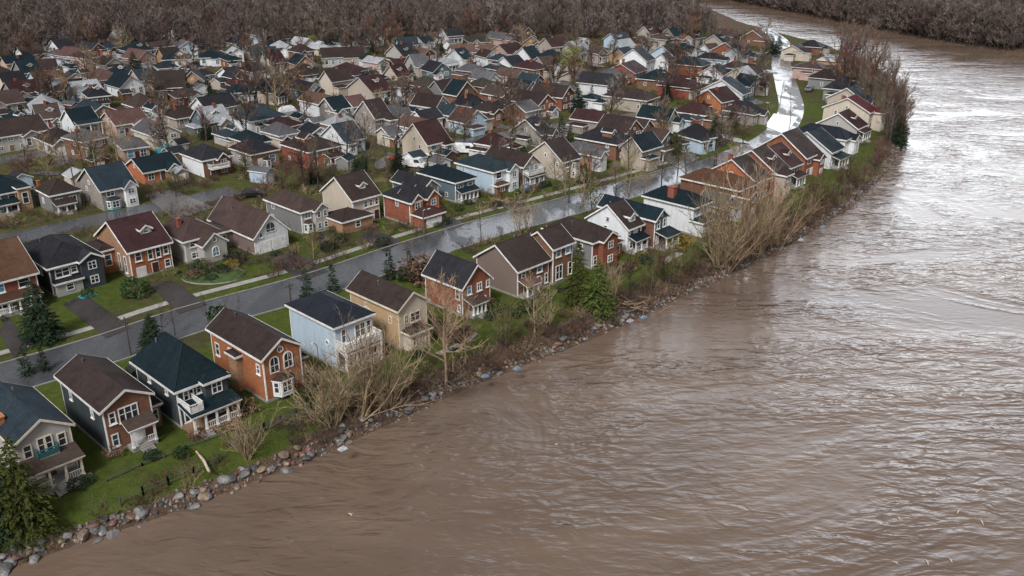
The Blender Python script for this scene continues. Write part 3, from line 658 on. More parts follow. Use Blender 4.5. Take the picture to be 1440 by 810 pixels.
# --- the riverbank row, left to right
D_ = dict
A = 'riverbank'
house(A, 36, 690, 6.4, 13, 5.1, 'F', 'palegrey', 'slate', pitch=.62, lvl=2, trim='trim_cream', label='grey house with battered slate roof and teal balcony rail, leftmost on the riverbank', auto=False,
  ex=[('porch', D_(x=.2, w=6.0, out=2.0, h=2.45, n=4, roof='umber', gap=(2.5, 3.7))), ('balcony', D_(x=2.0, w=2.4, out=.8, z=3.0, mat='teal_paint', posts=False)), ('win', D_(x=1.2, z=3.1, w=1.0, h=1.4)), ('win', D_(x=5.2, z=3.1, w=1.0, h=1.4)), ('win', D_(x=2.8, z=3.05, w=.8, h=1.7)), ('win', D_(x=3.7, z=3.05, w=.8, h=1.7)),
      ('win', D_(x=1.6, z=.8, w=1.5, h=1.4, n=2)), ('win', D_(x=5.0, z=.8, w=1.6, h=1.4, n=2)), ('door', D_(x=3.2, mat='trim_dark')), ('chimney', D_(x=.35, y=4.2, h=.8, s=.7, mat='brick_orange')), ('win', D_(x=0, y=7, z=3.2, w=.8, h=1.0, side='L'))])
house(A, 155, 640, 6.3, 14, 5.1, 'F', 'charcoal', 'brown', front='brick_brown', pitch=.55, lvl=2, label='brown brick house with dark siding, a long brown roof and white front steps', auto=False,
  ex=[('win', D_(x=1.1, z=3.2, w=.9, h=1.3)), ('win', D_(x=3.2, z=3.0, w=2.4, h=1.6, n=3)), ('win', D_(x=1.0, z=.7, w=.9, h=1.4)), ('porch', D_(x=2.3, w=3.4, out=1.3, h=2.5, n=2, gap=(.9, 2.2), roof='umber')), ('door', D_(x=4.0, w=1.5, mat='trim')),
      ('side_room', D_(x0=6.31, x1=8.2, y0=2.2, y1=7.5, h=2.7)), ('win', D_(x=0, y=3.5, z=3.2, w=.6, h=1.0, side='L')), ('win', D_(x=0, y=10.5, z=3.2, w=.6, h=1.0, side='L'))])
house(A, 256, 603, 6.9, 12.5, 4.9, 'H', 'charcoal', 'teal', pitch=1.15, lvl=2, label='charcoal house under a steep dark teal roof, white porch columns facing the river', auto=False, ov=.4,
  ex=[('wing', D_(x=3.5, w=3.3, out=.9, h=4.8, kind='H', wall='charcoal', n=1, pitch=.7)), ('porch', D_(x=.1, w=6.8, out=2.7, h=2.35, n=5, roof='teal', gap=(.7, 2.0), floor='plank')), ('win', D_(x=1.6, z=2.95, w=1.5, h=1.2, n=2)), ('win', D_(x=3.1, z=3.3, w=.7, h=1.0)),
      ('win', D_(x=2.9, z=.8, w=1.3, h=1.3, n=2)), ('win', D_(x=1.0, z=.5, w=.9, h=1.6)), ('door', D_(x=2.0, mat='trim')), ('win', D_(x=0, y=3, z=3.2, w=.6, h=.9, side='L')), ('win', D_(x=0, y=8.2, z=3.2, w=.6, h=.9, side='L')), ('win', D_(x=0, y=6, z=1.2, w=.5, h=.5, side='L')), ('balcony', D_(x=.2, w=1.8, out=2.4, z=2.75, posts=False, solid=True))])
house(A, 376, 567, 6.2, 15, 5.5, 'F', 'brick_orange', 'brown', pitch=.66, lvl=2, label='orange brick house with twin arched windows and a white bay facing the river', auto=False,
  ex=[('bay', D_(x=1.1, w=3.3, out=.9, z0=.5, z1=2.5, wall='white')), ('win', D_(x=1.75, z=3.25, w=1.5, h=2.0, style='arch')), ('win', D_(x=4.0, z=3.25, w=1.5, h=2.0, style='arch')), ('win', D_(x=2.9, z=5.4, w=1.0, h=1.0, style='round')),
      ('side_room', D_(x0=6.21, x1=7.9, y0=1.6, y1=6, h=3.2, wall='brick_orange')), ('win', D_(x=0, y=1.4, z=3.2, w=.7, h=1.2, side='L')), ('win', D_(x=0, y=9.5, z=3.1, w=.7, h=1.3, side='L', style='arch')), ('win', D_(x=0, y=13.2, z=2.4, w=.9, h=1.6, side='L')), ('side_room', D_(x0=-.9, x1=-.01, y0=6.0, y1=8.4, h=4.4, wall='brick_tan', roof='brown'))])
house(A, 475, 520, 7.0, 12.6, 5.6, 'H', 'paleblue', 'black', pitch=.5, lvl=2, label='pale blue house with black hip roof and white riverside balcony', auto=False,
  ex=[('balcony', D_(x=.1, w=6.8, out=1.9, z=3.0)), ('porch', D_(x=.2, w=6.4, out=1.5, h=2.3, n=4, roof='pale', gap=(2.6, 3.8), lift=.35)), ('win', D_(x=1.5, z=3.1, w=.9, h=1.8)), ('win', D_(x=4.6, z=3.1, w=1.9, h=1.8, n=2)), ('win', D_(x=6.2, z=3.1, w=.9, h=1.8)), ('win', D_(x=3.2, z=.5, w=2.7, h=1.6, n=4)), ('win', D_(x=5.8, z=.5, w=1.0, h=1.6)),
      ('win', D_(x=0, y=2.2, z=2.6, w=.8, h=.8, side='L', style='round')), ('door', D_(x=1.0, mat='trim_dark'))])
house(A, 563, 493, 5.8, 13, 5.5, 'F', 'tan', 'brown', front='cream', pitch=.72, lvl=2, trim='trim_cream', label='tan house with brown gabled roof and a two-storey cream sunroom', auto=False,
  ex=[('wing', D_(x=.7, w=3.9, out=1.5, h=2.5, kind='H', wall='cream', n=3, pitch=.35, st=1)), ('win', D_(x=1.5, z=3.2, w=.9, h=1.3, style='arch')), ('win', D_(x=3.3, z=3.15, w=1.9, h=1.3, n=2)), ('win', D_(x=0, y=2.2, z=3.1, w=.6, h=1.1, side='L', style='arch')), ('win', D_(x=0, y=8, z=2.4, w=.7, h=1.5, side='L', style='arch')), ('win', D_(x=0, y=11.8, z=2.0, w=.8, h=1.6, side='L', style='arch')), ('win', D_(x=0, y=8.5, z=4.0, w=.5, h=.6, side='L'))])
house(A, 651, 446, 6.6, 10, 4.3, 'F', 'brick_red', 'charcoal', pitch=.95, lvl=2, label='red brick house with steep charcoal gable and small entrance porch', auto=False,
  ex=[('win', D_(x=1.6, z=2.9, w=1.0, h=1.2, glass='glass_blue')), ('win', D_(x=4.0, z=2.9, w=1.1, h=1.2, n=2)), ('porch', D_(x=.6, w=3.2, out=1.5, h=1.9, n=4, gap=(1.1, 2.1), rail=False, roof='umber')), ('door', D_(x=2.1, h=1.5)), ('win', D_(x=5.0, z=.6, w=1.1, h=1.3)), ('win', D_(x=0, y=1.2, z=2.3, w=.8, h=1.4, side='L')), ('win', D_(x=0, y=.9, z=.6, w=.6, h=1.0, side='L')), ('win', D_(x=6.0, z=3.0, w=.7, h=1.0))])
house(A, 728, 419, 6.6, 11, 4.1, 'S', 'taupe', 'brown', front='brick_brown', pitch=.66, lvl=2, label='taupe and brick house with arched front door, beside the twin conifers', auto=False,
  ex=[('win', D_(x=1.2, z=2.6, w=.9, h=1.1)), ('win', D_(x=4.6, z=2.6, w=1.1, h=1.1, glass='glass_blue')), ('win', D_(x=4.4, z=.5, w=1.2, h=1.6, style='arch')), ('porch', D_(x=.2, w=2.6, out=1.6, h=2.0, n=3, gap=(.9, 1.8), rail=False, roof='rose')), ('door', D_(x=1.8, h=1.5)), ('win', D_(x=6.1, z=.6, w=.7, h=1.5)), ('dormer', D_(x=3, y=7.5, w=.1, h=.1))][:-1])
house(A, 768, 404, 5.6, 11, 5.6, 'S', 'brick_brown', 'brown', pitch=.68, lvl=2, label='tall brown brick house rising over its taupe neighbour, blue panes upstairs', auto=False,
  ex=[('win', D_(x=1.2, z=4.0, w=1.1, h=1.2, glass='glass_blue')), ('win', D_(x=3.3, z=4.0, w=1.1, h=1.2, glass='glass_blue')), ('win', D_(x=1.4, z=.5, w=1.6, h=2.2, n=2)), ('win', D_(x=3.9, z=.6, w=.9, h=2.0)), ('door', D_(x=5.0, h=1.7))])
house(A, 832, 379, 5.6, 13, 4.4, 'H', 'grey', 'brown', front='brick_red', pitch=.6, lvl=2, label='red brick house with wide brown roof behind the twin conifers', auto=False,
  ex=[('wing', D_(x=1.4, w=3.6, out=1.0, h=4.4, wall='brick_red', n=1, glass=1)), ('side_room', D_(x0=5.61, x1=8.0, y0=.4, y1=5, h=2.5, wall='brick_red', roof='rose')), ('win', D_(x=.7, z=.6, w=.8, h=1.4)), ('win', D_(x=0, y=3, z=2.6, w=.8, h=1.0, side='L'))])
house(A, 882, 356, 4.6, 11, 4.1, 'S', 'white', 'brown', pitch=.72, lvl=2, label='white house with tall blank gable wall and teal canopy porch',
  ex=[('porch', D_(x=.1, w=4.2, out=1.5, h=2.2, n=3, roof='teal', gap=(1.6, 2.6))), ('dormer', D_(x=2.4, y=.6, w=1.8, h=1.0, style='arch', wall='white'))])
house(A, 919, 350, 4.2, 15, 4.9, 'F', 'brick_brown', 'teal', front='slate', pitch=.8, lvl=2, label='slate blue house with teal roof on brown brick ground floor',
  ex=[('porch', D_(x=.2, w=4.6, out=2.2, h=2.3, n=3, roof='teal', gap=(1.8, 2.9)))])
house(A, 973, 331, 6.2, 13.5, 4.9, 'H', 'white', 'teal', front='paleblue', pitch=.62, lvl=2, label='white house with teal hip roof and square red brick chimney',
  ex=[('chimney', D_(x=1.2, y=5.0, h=1.6, s=1.0, mat='brick_red')), ('wing', D_(x=.1, w=3.2, out=1.8, h=2.6, kind='H', wall='white', n=3, pitch=.5)), ('porch', D_(x=3.5, w=2.7, out=1.5, h=2.3, n=3, gap=(.9, 1.7), roof='slate'))])
house(A, 1014, 314, 4.2, 5.5, 2.9, 'F', 'cream', 'grey', pitch=.7, lvl=1, label='small cream house with grey gable beside the red chimney house')
house(A, 1036, 300, 5.8, 14, 4.3, 'H', 'brick_brown', 'rust', pitch=.55, lvl=1, label='low brown brick house with big rusty roof behind the pale willows')
house(A, 1060, 287, 5.0, 12, 4.2, 'S', 'brick_orange', 'brown', front='brick_red', pitch=.62, lvl=1, label='orange gabled brick house next to the rusty roofed one', ex=[('chimney', D_(x=2.5, y=7))])
house(A, 1087, 276, 4.8, 12, 4.6, 'S', 'brick_red', 'brown', pitch=.64, lvl=1, label='red brick house with dull brown gable, middle of the red row')
house(A, 1108, 265, 4.6, 11, 4.2, 'S', 'brick_red', 'maroon', front='brick_red', pitch=.66, lvl=1, label='red brick house with maroon roof, right of the dull brown gable')
house(A, 1130, 252, 6.2, 13, 4.4, 'S', 'brick_red', 'brown', front='brick_red', pitch=.7, lvl=1, label='largest brown gable at the right end of the red brick row', ex=[('wing', D_(x=3.5, w=2.6, out=1.2, h=3.6, wall='brick_red'))])
house(A, 1166, 238, 5.8, 13, 3.6, 'S', 'white', 'teal', pitch=.6, lvl=1, label='white house with wide teal roof right of the red row', ex=[('porch', D_(x=.5, w=4.8, h=2.1, n=4))])
house(A, 1186, 219, 5.4, 14, 3.6, 'H', 'white', 'black', pitch=.62, lvl=1, label='white riverside house with near-black hip roof', ex=[('wing', D_(x=2.4, w=2.8, out=1.2, h=3.2))])
house(A, 1203, 200, 6, 11, 3.2, 'S', 'palegrey', 'maroon', front='slate', pitch=.6, lvl=1, label='grey house with maroon gabled roof before the red roofed cream house')
house(A, 1219, 185, 5.2, 13, 4.6, 'S', 'cream', 'red', front='cream', pitch=.5, lvl=1, label='cream house with bright red roof near the right bank trees')
house(A, 1212, 163, 6.2, 11, 3.8, 'S', 'beige', 'slate', pitch=.6, lvl=1, label='beige gabled house with slate roof behind the red roofed one', ex=[('wing', D_(x=.5, w=4, out=1.4, h=2.8, wall='paleblue'))])
house(A, 1200, 146, 7, 10, 3.6, 'H', 'grey', 'charcoal', pitch=.8, lvl=1, label='grey house with domed charcoal roof beside the tall bare trees')
house(A, 1176, 128, 7, 10, 3.4, 'H', 'grey', 'brown', pitch=.6, lvl=0, label='grey house with brown hip roof in the far right row')
house(A, 1156, 114, 7.5, 11, 3.6, 'H', 'pink', 'umber', pitch=.35, lvl=0, label='dusty pink house with shallow dull roof near the river bend')
house(A, 1186, 101, 7, 10, 3.2, 'H', 'brick_tan', 'pale', pitch=.22, lvl=0, label='tan house with pale wet flat roof near the river bend')
house(A, 1128, 86, 6.5, 9, 3.2, 'S', 'cream', 'brown', pitch=.5, lvl=0, label='cream house at the far end of the flooded street')
house(A, 1152, 78, 6, 9, 3.0, 'H', 'brick_brown', 'charcoal', pitch=.6, lvl=0, label='brown brick house farthest along the right bank')

# --- across the main street
B = 'main street'
house(B, -12, 446, 6.5, 12, 4.6, 'S', 'brick_brown', 'rust', front='brick_red', pitch=.6, lvl=2, label='red brick house cut off by the left edge, white porch posts', ex=[('porch', D_(x=.5, w=5.6, out=1.6, h=2.1, n=5))])
house(B, 76, 417, 7.3, 12, 4.3, 'H', 'charcoal', 'charcoal', pitch=.5, lvl=2, label='charcoal two-storey house with white windows beside the big fir', auto=False,
  ex=[('wing', D_(x=4.1, w=3.0, out=.7, h=4.3, wall='charcoal', n=1, pitch=.6, attic=False)), ('win', D_(x=1.7, z=2.5, w=2.0, h=1.3, n=2)), ('win', D_(x=3.3, z=2.7, w=.9, h=1.0)), ('win', D_(x=2.1, z=.2, w=2.6, h=1.6, n=3)), ('win', D_(x=0, y=3, z=2.5, w=.6, h=1.0, side='L')), ('side_room', D_(x0=.3, x1=3.9, y0=-.8, y1=.2, h=2.0, wall='palegrey', roof='charcoal'))])
house(B, 187, 393, 6.3, 11, 4.3, 'S', 'brick_tan', 'maroon', front='brick_orange', pitch=.62, lvl=2, label='orange brick house with maroon roof, small dormer and white garage', auto=False,
  ex=[('dormer', D_(x=3.9, y=2.0, w=1.6, h=.8, wall='cream')), ('garage', D_(x=.7, w=1.5, h=1.6)), ('win', D_(x=1.3, z=2.5, w=1.0, h=1.4)), ('win', D_(x=3.1, z=2.3, w=.8, h=1.6)), ('win', D_(x=4.3, z=2.3, w=.8, h=1.6)), ('win', D_(x=5.5, z=2.5, w=.8, h=1.4)), ('door', D_(x=3.6, h=1.5, z=.2)), ('win', D_(x=5.5, z=.5, w=.9, h=1.2)), ('side_room', D_(x0=-2.2, x1=-.01, y0=5, y1=10, h=3.6, wall='brick_orange', roof='brown')), ('win', D_(x=0, y=1.6, z=.6, w=.8, h=2.6, side='L')), ('win', D_(x=0, y=3.6, z=.6, w=.8, h=2.6, side='L'))])
house(B, 263, 371, 6.3, 9, 3.7, 'H', 'palegrey', 'umber', pitch=.6, lvl=2, label='pale grey house with a gabled front and tall white window above round garden', auto=True,
  ex=[('wing', D_(x=1.9, w=3.8, out=2.2, h=3.0, wall='palegrey', n=1, style='arch', pitch=.8, st=1)), ('chimney', D_(x=1.5, y=4))])
house(B, 360, 359, 6.0, 14, 3.0, 'F', 'taupe', 'umber', front='white', pitch=1.0, lvl=2, label='taupe house with huge gabled roof and white double garage', auto=False,
  ex=[('garage', D_(x=.4, w=2.4, h=1.9)), ('garage', D_(x=3.1, w=2.5, h=1.9)), ('win', D_(x=3.0, z=3.1, w=1.8, h=1.7, style='arch', n=2)), ('win', D_(x=1.2, z=2.6, w=.6, h=.8)), ('side_room', D_(x0=-3.4, x1=-.01, y0=6.5, y1=12, h=2.7, wall='taupe', roof='umber'))])
house(B, 426, 330, 4.8, 11, 4.0, 'H', 'grey', 'umber', front='palegrey', pitch=.62, lvl=2, label='grey two-storey house with hip roof beside the budding yellow tree', ex=[('wing', D_(x=2.2, w=2.5, out=.9, h=3.9, wall='palegrey', n=2, pitch=.8)), ('bay', D_(x=.3, w=1.6, z0=.2, z1=1.9, wall='white'))])
house(B, 498, 318, 5.6, 9, 4.6, 'S', 'cream', 'brown', pitch=.72, lvl=2, label='cream house with brown gable, arched dormer and low garage roof', auto=False,
  ex=[('dormer', D_(x=3.3, y=1.3, w=1.3, h=.8, style='arch', wall='cream')), ('side_room', D_(x0=-4.0, x1=2.2, y0=-2.4, y1=3.5, h=2.2, wall='brick_tan', roof='brown')), ('win', D_(x=2.7, z=2.7, w=.9, h=1.2, glass='glass_pale')), ('win', D_(x=3.8, z=2.7, w=.9, h=1.2, glass='glass_pale')), ('win', D_(x=5.0, z=2.7, w=.8, h=1.2)), ('garage', D_(x=2.6, w=1.5, h=1.8)), ('door', D_(x=4.9, h=1.6, z=.2))])
house(B, 545, 318, 6.6, 11, 4.3, 'H', 'brick_red', 'charcoal', pitch=.62, lvl=2, label='red brick house with charcoal roof and a maroon roofed garage', ex=[('wing', D_(x=.4, w=4.6, out=3.0, h=2.2, kind='H', wall='brick_red', roof='maroon', garage=True, pitch=.55, st=1)), ('wing', D_(x=.2, w=2.4, out=.4, h=4.3, wall='brick_orange', pitch=.9)), ('wing', D_(x=3.6, w=2.6, out=.5, h=4.3, wall='brick_orange', pitch=.9))])
house(B, 596, 291, 3.6, 9, 3.4, 'F', 'slate', 'charcoal', front='grey', pitch=.75, lvl=2, label='narrow grey gabled house with white bay between brick and teal roofs', ex=[('bay', D_(x=.4, w=2.8, z0=.1, z1=1.8, wall='white'))])
house(B, 641, 285, 4.9, 10.5, 3.9, 'H', 'slate', 'teal', pitch=.55, lvl=2, label='slate blue house with teal hip roof and white porch on the main street', ex=[('porch', D_(x=.2, w=4.3, out=1.3, h=1.9, n=5, rail=False, roof='teal'))])
house(B, 694, 274, 6.0, 10.5, 4.5, 'H', 'paleblue', 'slate', front='white', pitch=.5, lvl=2, label='pale blue house with slate roof and torn brown lower wall', ex=[('wing', D_(x=3.4, w=2.4, out=1.0, h=4.3, wall='white', pitch=.8)), ('wing', D_(x=.3, w=2.6, out=.8, h=1.9, kind='H', wall='brick_brown', n=1, st=1, roof='rust'))])
house(B, 736, 262, 4.6, 11, 4.0, 'F', 'taupe', 'brown', front='beige', pitch=.8, lvl=2, label='brown roofed beige house with stacked porches beside the pale blue one', ex=[('porch', D_(x=.2, w=4.2, out=1.5, h=1.9, n=4)), ('balcony', D_(x=.2, w=4.2, out=1.3, z=2.4, posts=False))])
house(B, 791, 255, 5.0, 9.5, 4.0, 'S', 'cream', 'brown', pitch=.7, lvl=2, label='cream gabled house with brown roof where the main street bends', ex=[('bay', D_(x=2.6, w=1.9, z0=.2, z1=3.4, st=2, wall='cream'))])
house(B, 832, 240, 5.5, 10, 3.3, 'H', 'brick_tan', 'grey', pitch=.5, lvl=1, label='low tan brick house with grey hip roof by the bend')
house(B, 866, 226, 6.6, 12, 3.6, 'H', 'brick_brown', 'charcoal', pitch=.62, lvl=1, label='brown brick house under a many-hipped charcoal roof', ex=[('wing', D_(x=3, w=3, out=1.4, h=3.3, wall='beige')), ('dormer', D_(x=1.8, y=2))])
house(B, 903, 202, 4.6, 12.5, 3.3, 'F', 'brick_red', 'brown', pitch=.75, lvl=1, label='red brick house with long brown gable beside two column cypresses', ex=[('side_room', D_(x0=4.61, x1=7, y0=1, y1=4, h=2.2, wall='brick_red'))])
house(B, 938, 190, 4.8, 9.5, 3.6, 'F', 'brick_tan', 'teal', front='cream', pitch=.9, lvl=1, label='cream fronted house with teal gable right of the red brick gable')
house(B, 957, 188, 4.4, 8, 3.0, 'H', 'paleblue', 'slate', pitch=.5, lvl=1, label='small pale blue house with slate roof by the flooded street', ex=[('porch', D_(n=3, out=1.5))])
house(B, 990, 180, 6.4, 10, 3.2, 'H', 'brick_red', 'maroon', front='brick_orange', pitch=.62, lvl=1, label='red brick house with maroon hip roof near the flooded street')
house(B, 1013, 163, 7, 10, 3.6, 'S', 'brick_orange', 'maroon', front='brick_red', pitch=.6, yaw=40, lvl=1, label='orange brick gable trimmed white, near the flooded street')
house(B, 1042, 155, 5.4, 14, 4.2, 'S', 'white', 'slate', pitch=.55, lvl=1, label='white house with broad slate roof facing the flooded street', ex=[('porch', D_(n=5, out=1.6))])
house(B, 1062, 118, 6, 9, 3, 'H', 'brick_brown', 'brown', lvl=0, label='brown house half hidden in bare trees by the flooded street')
house(B, 1072, 66, 7, 10, 3.2, 'S', 'brick_brown', 'umber', lvl=0, label='brown house at the top end of the flooded street')

# --- the rows behind
C = 'second street'
for a in [(-10, 303, 7.4, 10, 3.6, 'H', 'slate', 'teal', None, .55, [('side_room', D_(x0=4.5, x1=6.5, y0=-1.2, y1=.5, h=4.2, wall='brick_tan')), ('porch', D_(x=0, w=4, n=3))]), (65, 301, 6.8, 10.5, 3.5, 'H', 'grey', 'brown', None, .7, [('porch', D_(x=.2, w=3.2, n=3, h=1.7)), ('chimney', D_(x=.4, y=6, h=1.2))]),
          (147, 297, 6.2, 11, 3.8, 'S', 'stone', 'slate', None, .65, [('wing', D_(x=3.9, w=2.1, out=.9, h=3.8, wall='white', pitch=1.0)), ('bay', D_(x=.6, w=2.6, z0=.1, z1=1.8, wall='teal'))]), (205, 260, 7.5, 9, 2.5, 'S', 'brick_orange', 'teal', None, .5, [('wing', D_(x=4.4, w=2.6, out=1.2, h=2.4, wall='brick_orange', pitch=.8))]),
          (288, 250, 6.4, 10, 3.6, 'H', 'white', 'charcoal', 'brick_brown', .55, [('wing', D_(x=3.0, w=2.2, out=.7, h=3.5, wall='brick_brown', pitch=.9)), ('balcony', D_(x=1, w=4, z=1.8, posts=False, solid=False))]), (356, 240, 6.2, 9.5, 3.5, 'H', 'palegrey', 'charcoal', 'brick_tan', .6, [('bay', D_(x=2.6, w=1.6, z0=.1, z1=1.8, wall='white'))]),
          (436, 238, 8.2, 11.5, 3.7, 'H', 'brick_red', 'brown', 'brick_orange', .5, [('dormer', D_(x=2.8, y=3.6, w=2.4, h=.4)), ('porch', D_(x=4, w=3.6, n=4))]), (486, 218, 5.4, 10, 3.0, 'S', 'white', 'slate', 'paleblue', .7, []), (548, 207, 5, 8, 2.8, 'S', 'cream', 'grey', None, .6, []),
          (594, 209, 5.6, 10.5, 4.2, 'F', 'white', 'rose', None, .6, [('balcony', D_(x=.5, w=3, z=2.0, mat='trim_dark'))]), (636, 182, 6.8, 10, 3.3, 'H', 'beige', 'slate', 'cream', .5, [('porch', D_(n=5))]), (692, 174, 8, 10, 3.0, 'H', 'brick_brown', 'brown', 'brick_red', .62, [('wing', D_(x=1, w=3, out=1.5, h=2.6, wall='brick_red'))]),
          (718, 170, 5, 9, 3.2, 'H', 'brick_red', 'charcoal', 'brick_orange', .62, [('porch', D_(n=4))]), (739, 176, 5, 8, 3.4, 'S', 'brick_brown', 'grey', 'palegrey', .5, [('bay', D_(x=1, w=2.6, z0=.1, z1=1.7, wall='white'))]), (757, 169, 6.2, 11, 3.9, 'F', 'brick_red', 'brown', 'brick_red', .7, [('wing', D_(x=3.6, w=2.4, out=1.6, h=2, wall='white'))]),
          (790, 157, 6.4, 11.5, 3.8, 'F', 'brick_red', 'brown', None, .75, [('chimney', D_(x=4.6, y=8, h=1.6, s=.8))]), (856, 156, 5.6, 8, 2.8, 'H', 'white', 'teal', 'paleblue', .45, []), (908, 160, 7, 15, 3.5, 'H', 'beige', 'brown', 'brick_tan', .5, [('bay', D_(x=1, w=2, z0=.1, z1=2.6, wall='cream'))])]:
    house(C, *a[:8], front=a[8], pitch=a[9], ex=a[10])
Dn = 'third row'
for a in [(-6, 217, 12, 10, 3.4, 'S', 'palegrey', 'brown', None, .55, [('wing', D_(x=6, w=3.5, out=1.4, h=3.3, wall='palegrey'))]), (74, 219, 7, 9, 2.6, 'H', 'beige', 'brown', None, .6, []), (109, 194, 6, 9, 3.0, 'S', 'white', 'teal', None, .7, [('porch', D_(n=3))]), (131, 180, 6.6, 11, 3.2, 'F', 'tan', 'slate', 'brick_tan', .55, []),
          (166, 195, 8, 9, 3.0, 'S', 'pink', 'rose', 'beige', .55, [('wing', D_(x=4, w=3, out=1, h=2.9))]), (218, 213, 6.4, 10, 3.4, 'F', 'cream', 'grey', None, .6, []), (226, 176, 4.4, 7, 3.6, 'F', 'white', 'teal', None, .7, []), (250, 181, 7, 8, 2.4, 'H', 'beige', 'brown', None, .6, [('chimney', D_(x=2, y=4))]), (195, 168, 6.4, 8, 3.0, 'H', 'stone', 'umber', None, .8, []),
          (293, 172, 9, 8.5, 3.0, 'S', 'white', 'charcoal', 'cream', .6, [('porch', D_(x=1, w=4, n=3))]), (356, 192, 9.4, 9.5, 3.5, 'H', 'white', 'slate', None, .6, [('wing', D_(x=5, w=4, out=1.6, h=3.0, wall='white', pitch=.5)), ('bay', D_(x=1, w=2.2, z0=.2, z1=2.4, wall='white'))]), (320, 207, 5, 6, 2.2, 'H', 'palegrey', 'slate', 'teal', .4, []),
          (458, 169, 6, 12, 3.6, 'F', 'white', 'rose', 'pink', .6, [('wing', D_(x=3.2, w=2.6, out=1.5, h=2.6, wall='pink'))]), (498, 165, 5, 7, 2.6, 'S', 'palegrey', 'rose', None, .6, []), (525, 145, 7, 12, 2.8, 'S', 'beige', 'maroon', 'white', .6, [('dormer', D_(x=4, y=3))]), (432, 143, 5.5, 8, 2.8, 'F', 'slate', 'charcoal', 'white', .7, []), (580, 138, 7.5, 10, 2.6, 'H', 'white', 'olive', 'slate', .55, [('wing', D_(x=4, w=2.6, out=1.2, h=2.4))]),
          (604, 141, 6, 9, 3.4, 'H', 'stone', 'olive', None, .7, []), (638, 140, 4.6, 8, 3.2, 'H', 'brick_brown', 'teal', None, .6, []), (655, 140, 8, 11, 3.4, 'H', 'brick_brown', 'olive', 'brick_orange', .6, [('wing', D_(x=.5, w=3, out=1.2, h=3.2, wall='brick_orange', pitch=.9)), ('wing', D_(x=4.5, w=2.6, out=1.0, h=3.0, wall='brick_orange', pitch=.9))]),
          (686, 130, 5, 8, 3.4, 'F', 'white', 'grey', None, .8, [('porch', D_(n=3, roof='maroon'))]), (724, 124, 6, 9, 3.0, 'F', 'pink', 'rose', None, .6, []), (752, 112, 6.4, 10, 3.0, 'H', 'brick_brown', 'maroon', None, .6, []), (748, 100, 5.2, 9, 3.6, 'S', 'white', 'teal', None, .8, []), (826, 89, 8, 9, 3.2, 'S', 'white', 'grey', None, .55, [('wing', D_(x=4, w=3, out=1.2, h=2.6))]), (816, 125, 8, 8, 2.6, 'S', 'beige', 'rose', None, .5, []),
          (853, 137, 7, 10, 3.4, 'F', 'white', 'charcoal', 'paleblue', .7, [('porch', D_(n=3))]), (870, 123, 6, 8, 3.0, 'H', 'palegrey', 'grey', None, .6, []), (892, 117, 9, 10, 2.9, 'S', 'brick_red', 'maroon', None, .5, [('chimney', D_(x=2, y=5, mat='brick_red'))]), (908, 103, 6, 10, 3.8, 'S', 'white', 'charcoal', None, .7, []), (932, 128, 9, 9, 2.9, 'H', 'brick_brown', 'teal', None, .55, []), (968, 140, 7.6, 10, 3.2, 'H', 'brick_red', 'maroon', None, .55, []), (986, 108, 8, 12, 3.2, 'H', 'brick_red', 'teal', 'brick_orange', .5, [('bay', D_(x=1, w=3, z0=.1, z1=1.8, wall='brick_orange'))]),
          (1012, 99, 5, 9, 3.4, 'H', 'paleblue', 'charcoal', None, .6, []), (1016, 118, 6, 8, 2.6, 'S', 'white', 'teal', None, .6, []), (1036, 88, 7, 10, 3.4, 'S', 'brick_red', 'teal', 'paleblue', .6, []), (926, 103, 6.4, 9, 3.4, 'S', 'white', 'teal', None, .7, [('porch', D_(n=4))])]:
    a = a[:2] + (a[2] * .98, a[3] * .95, a[4] * 1.06) + a[5:]
    house(Dn, *a[:8], front=a[8], pitch=a[9], ex=a[10], lvl=1 if a[1] > 150 else 0)
En = 'far rows'
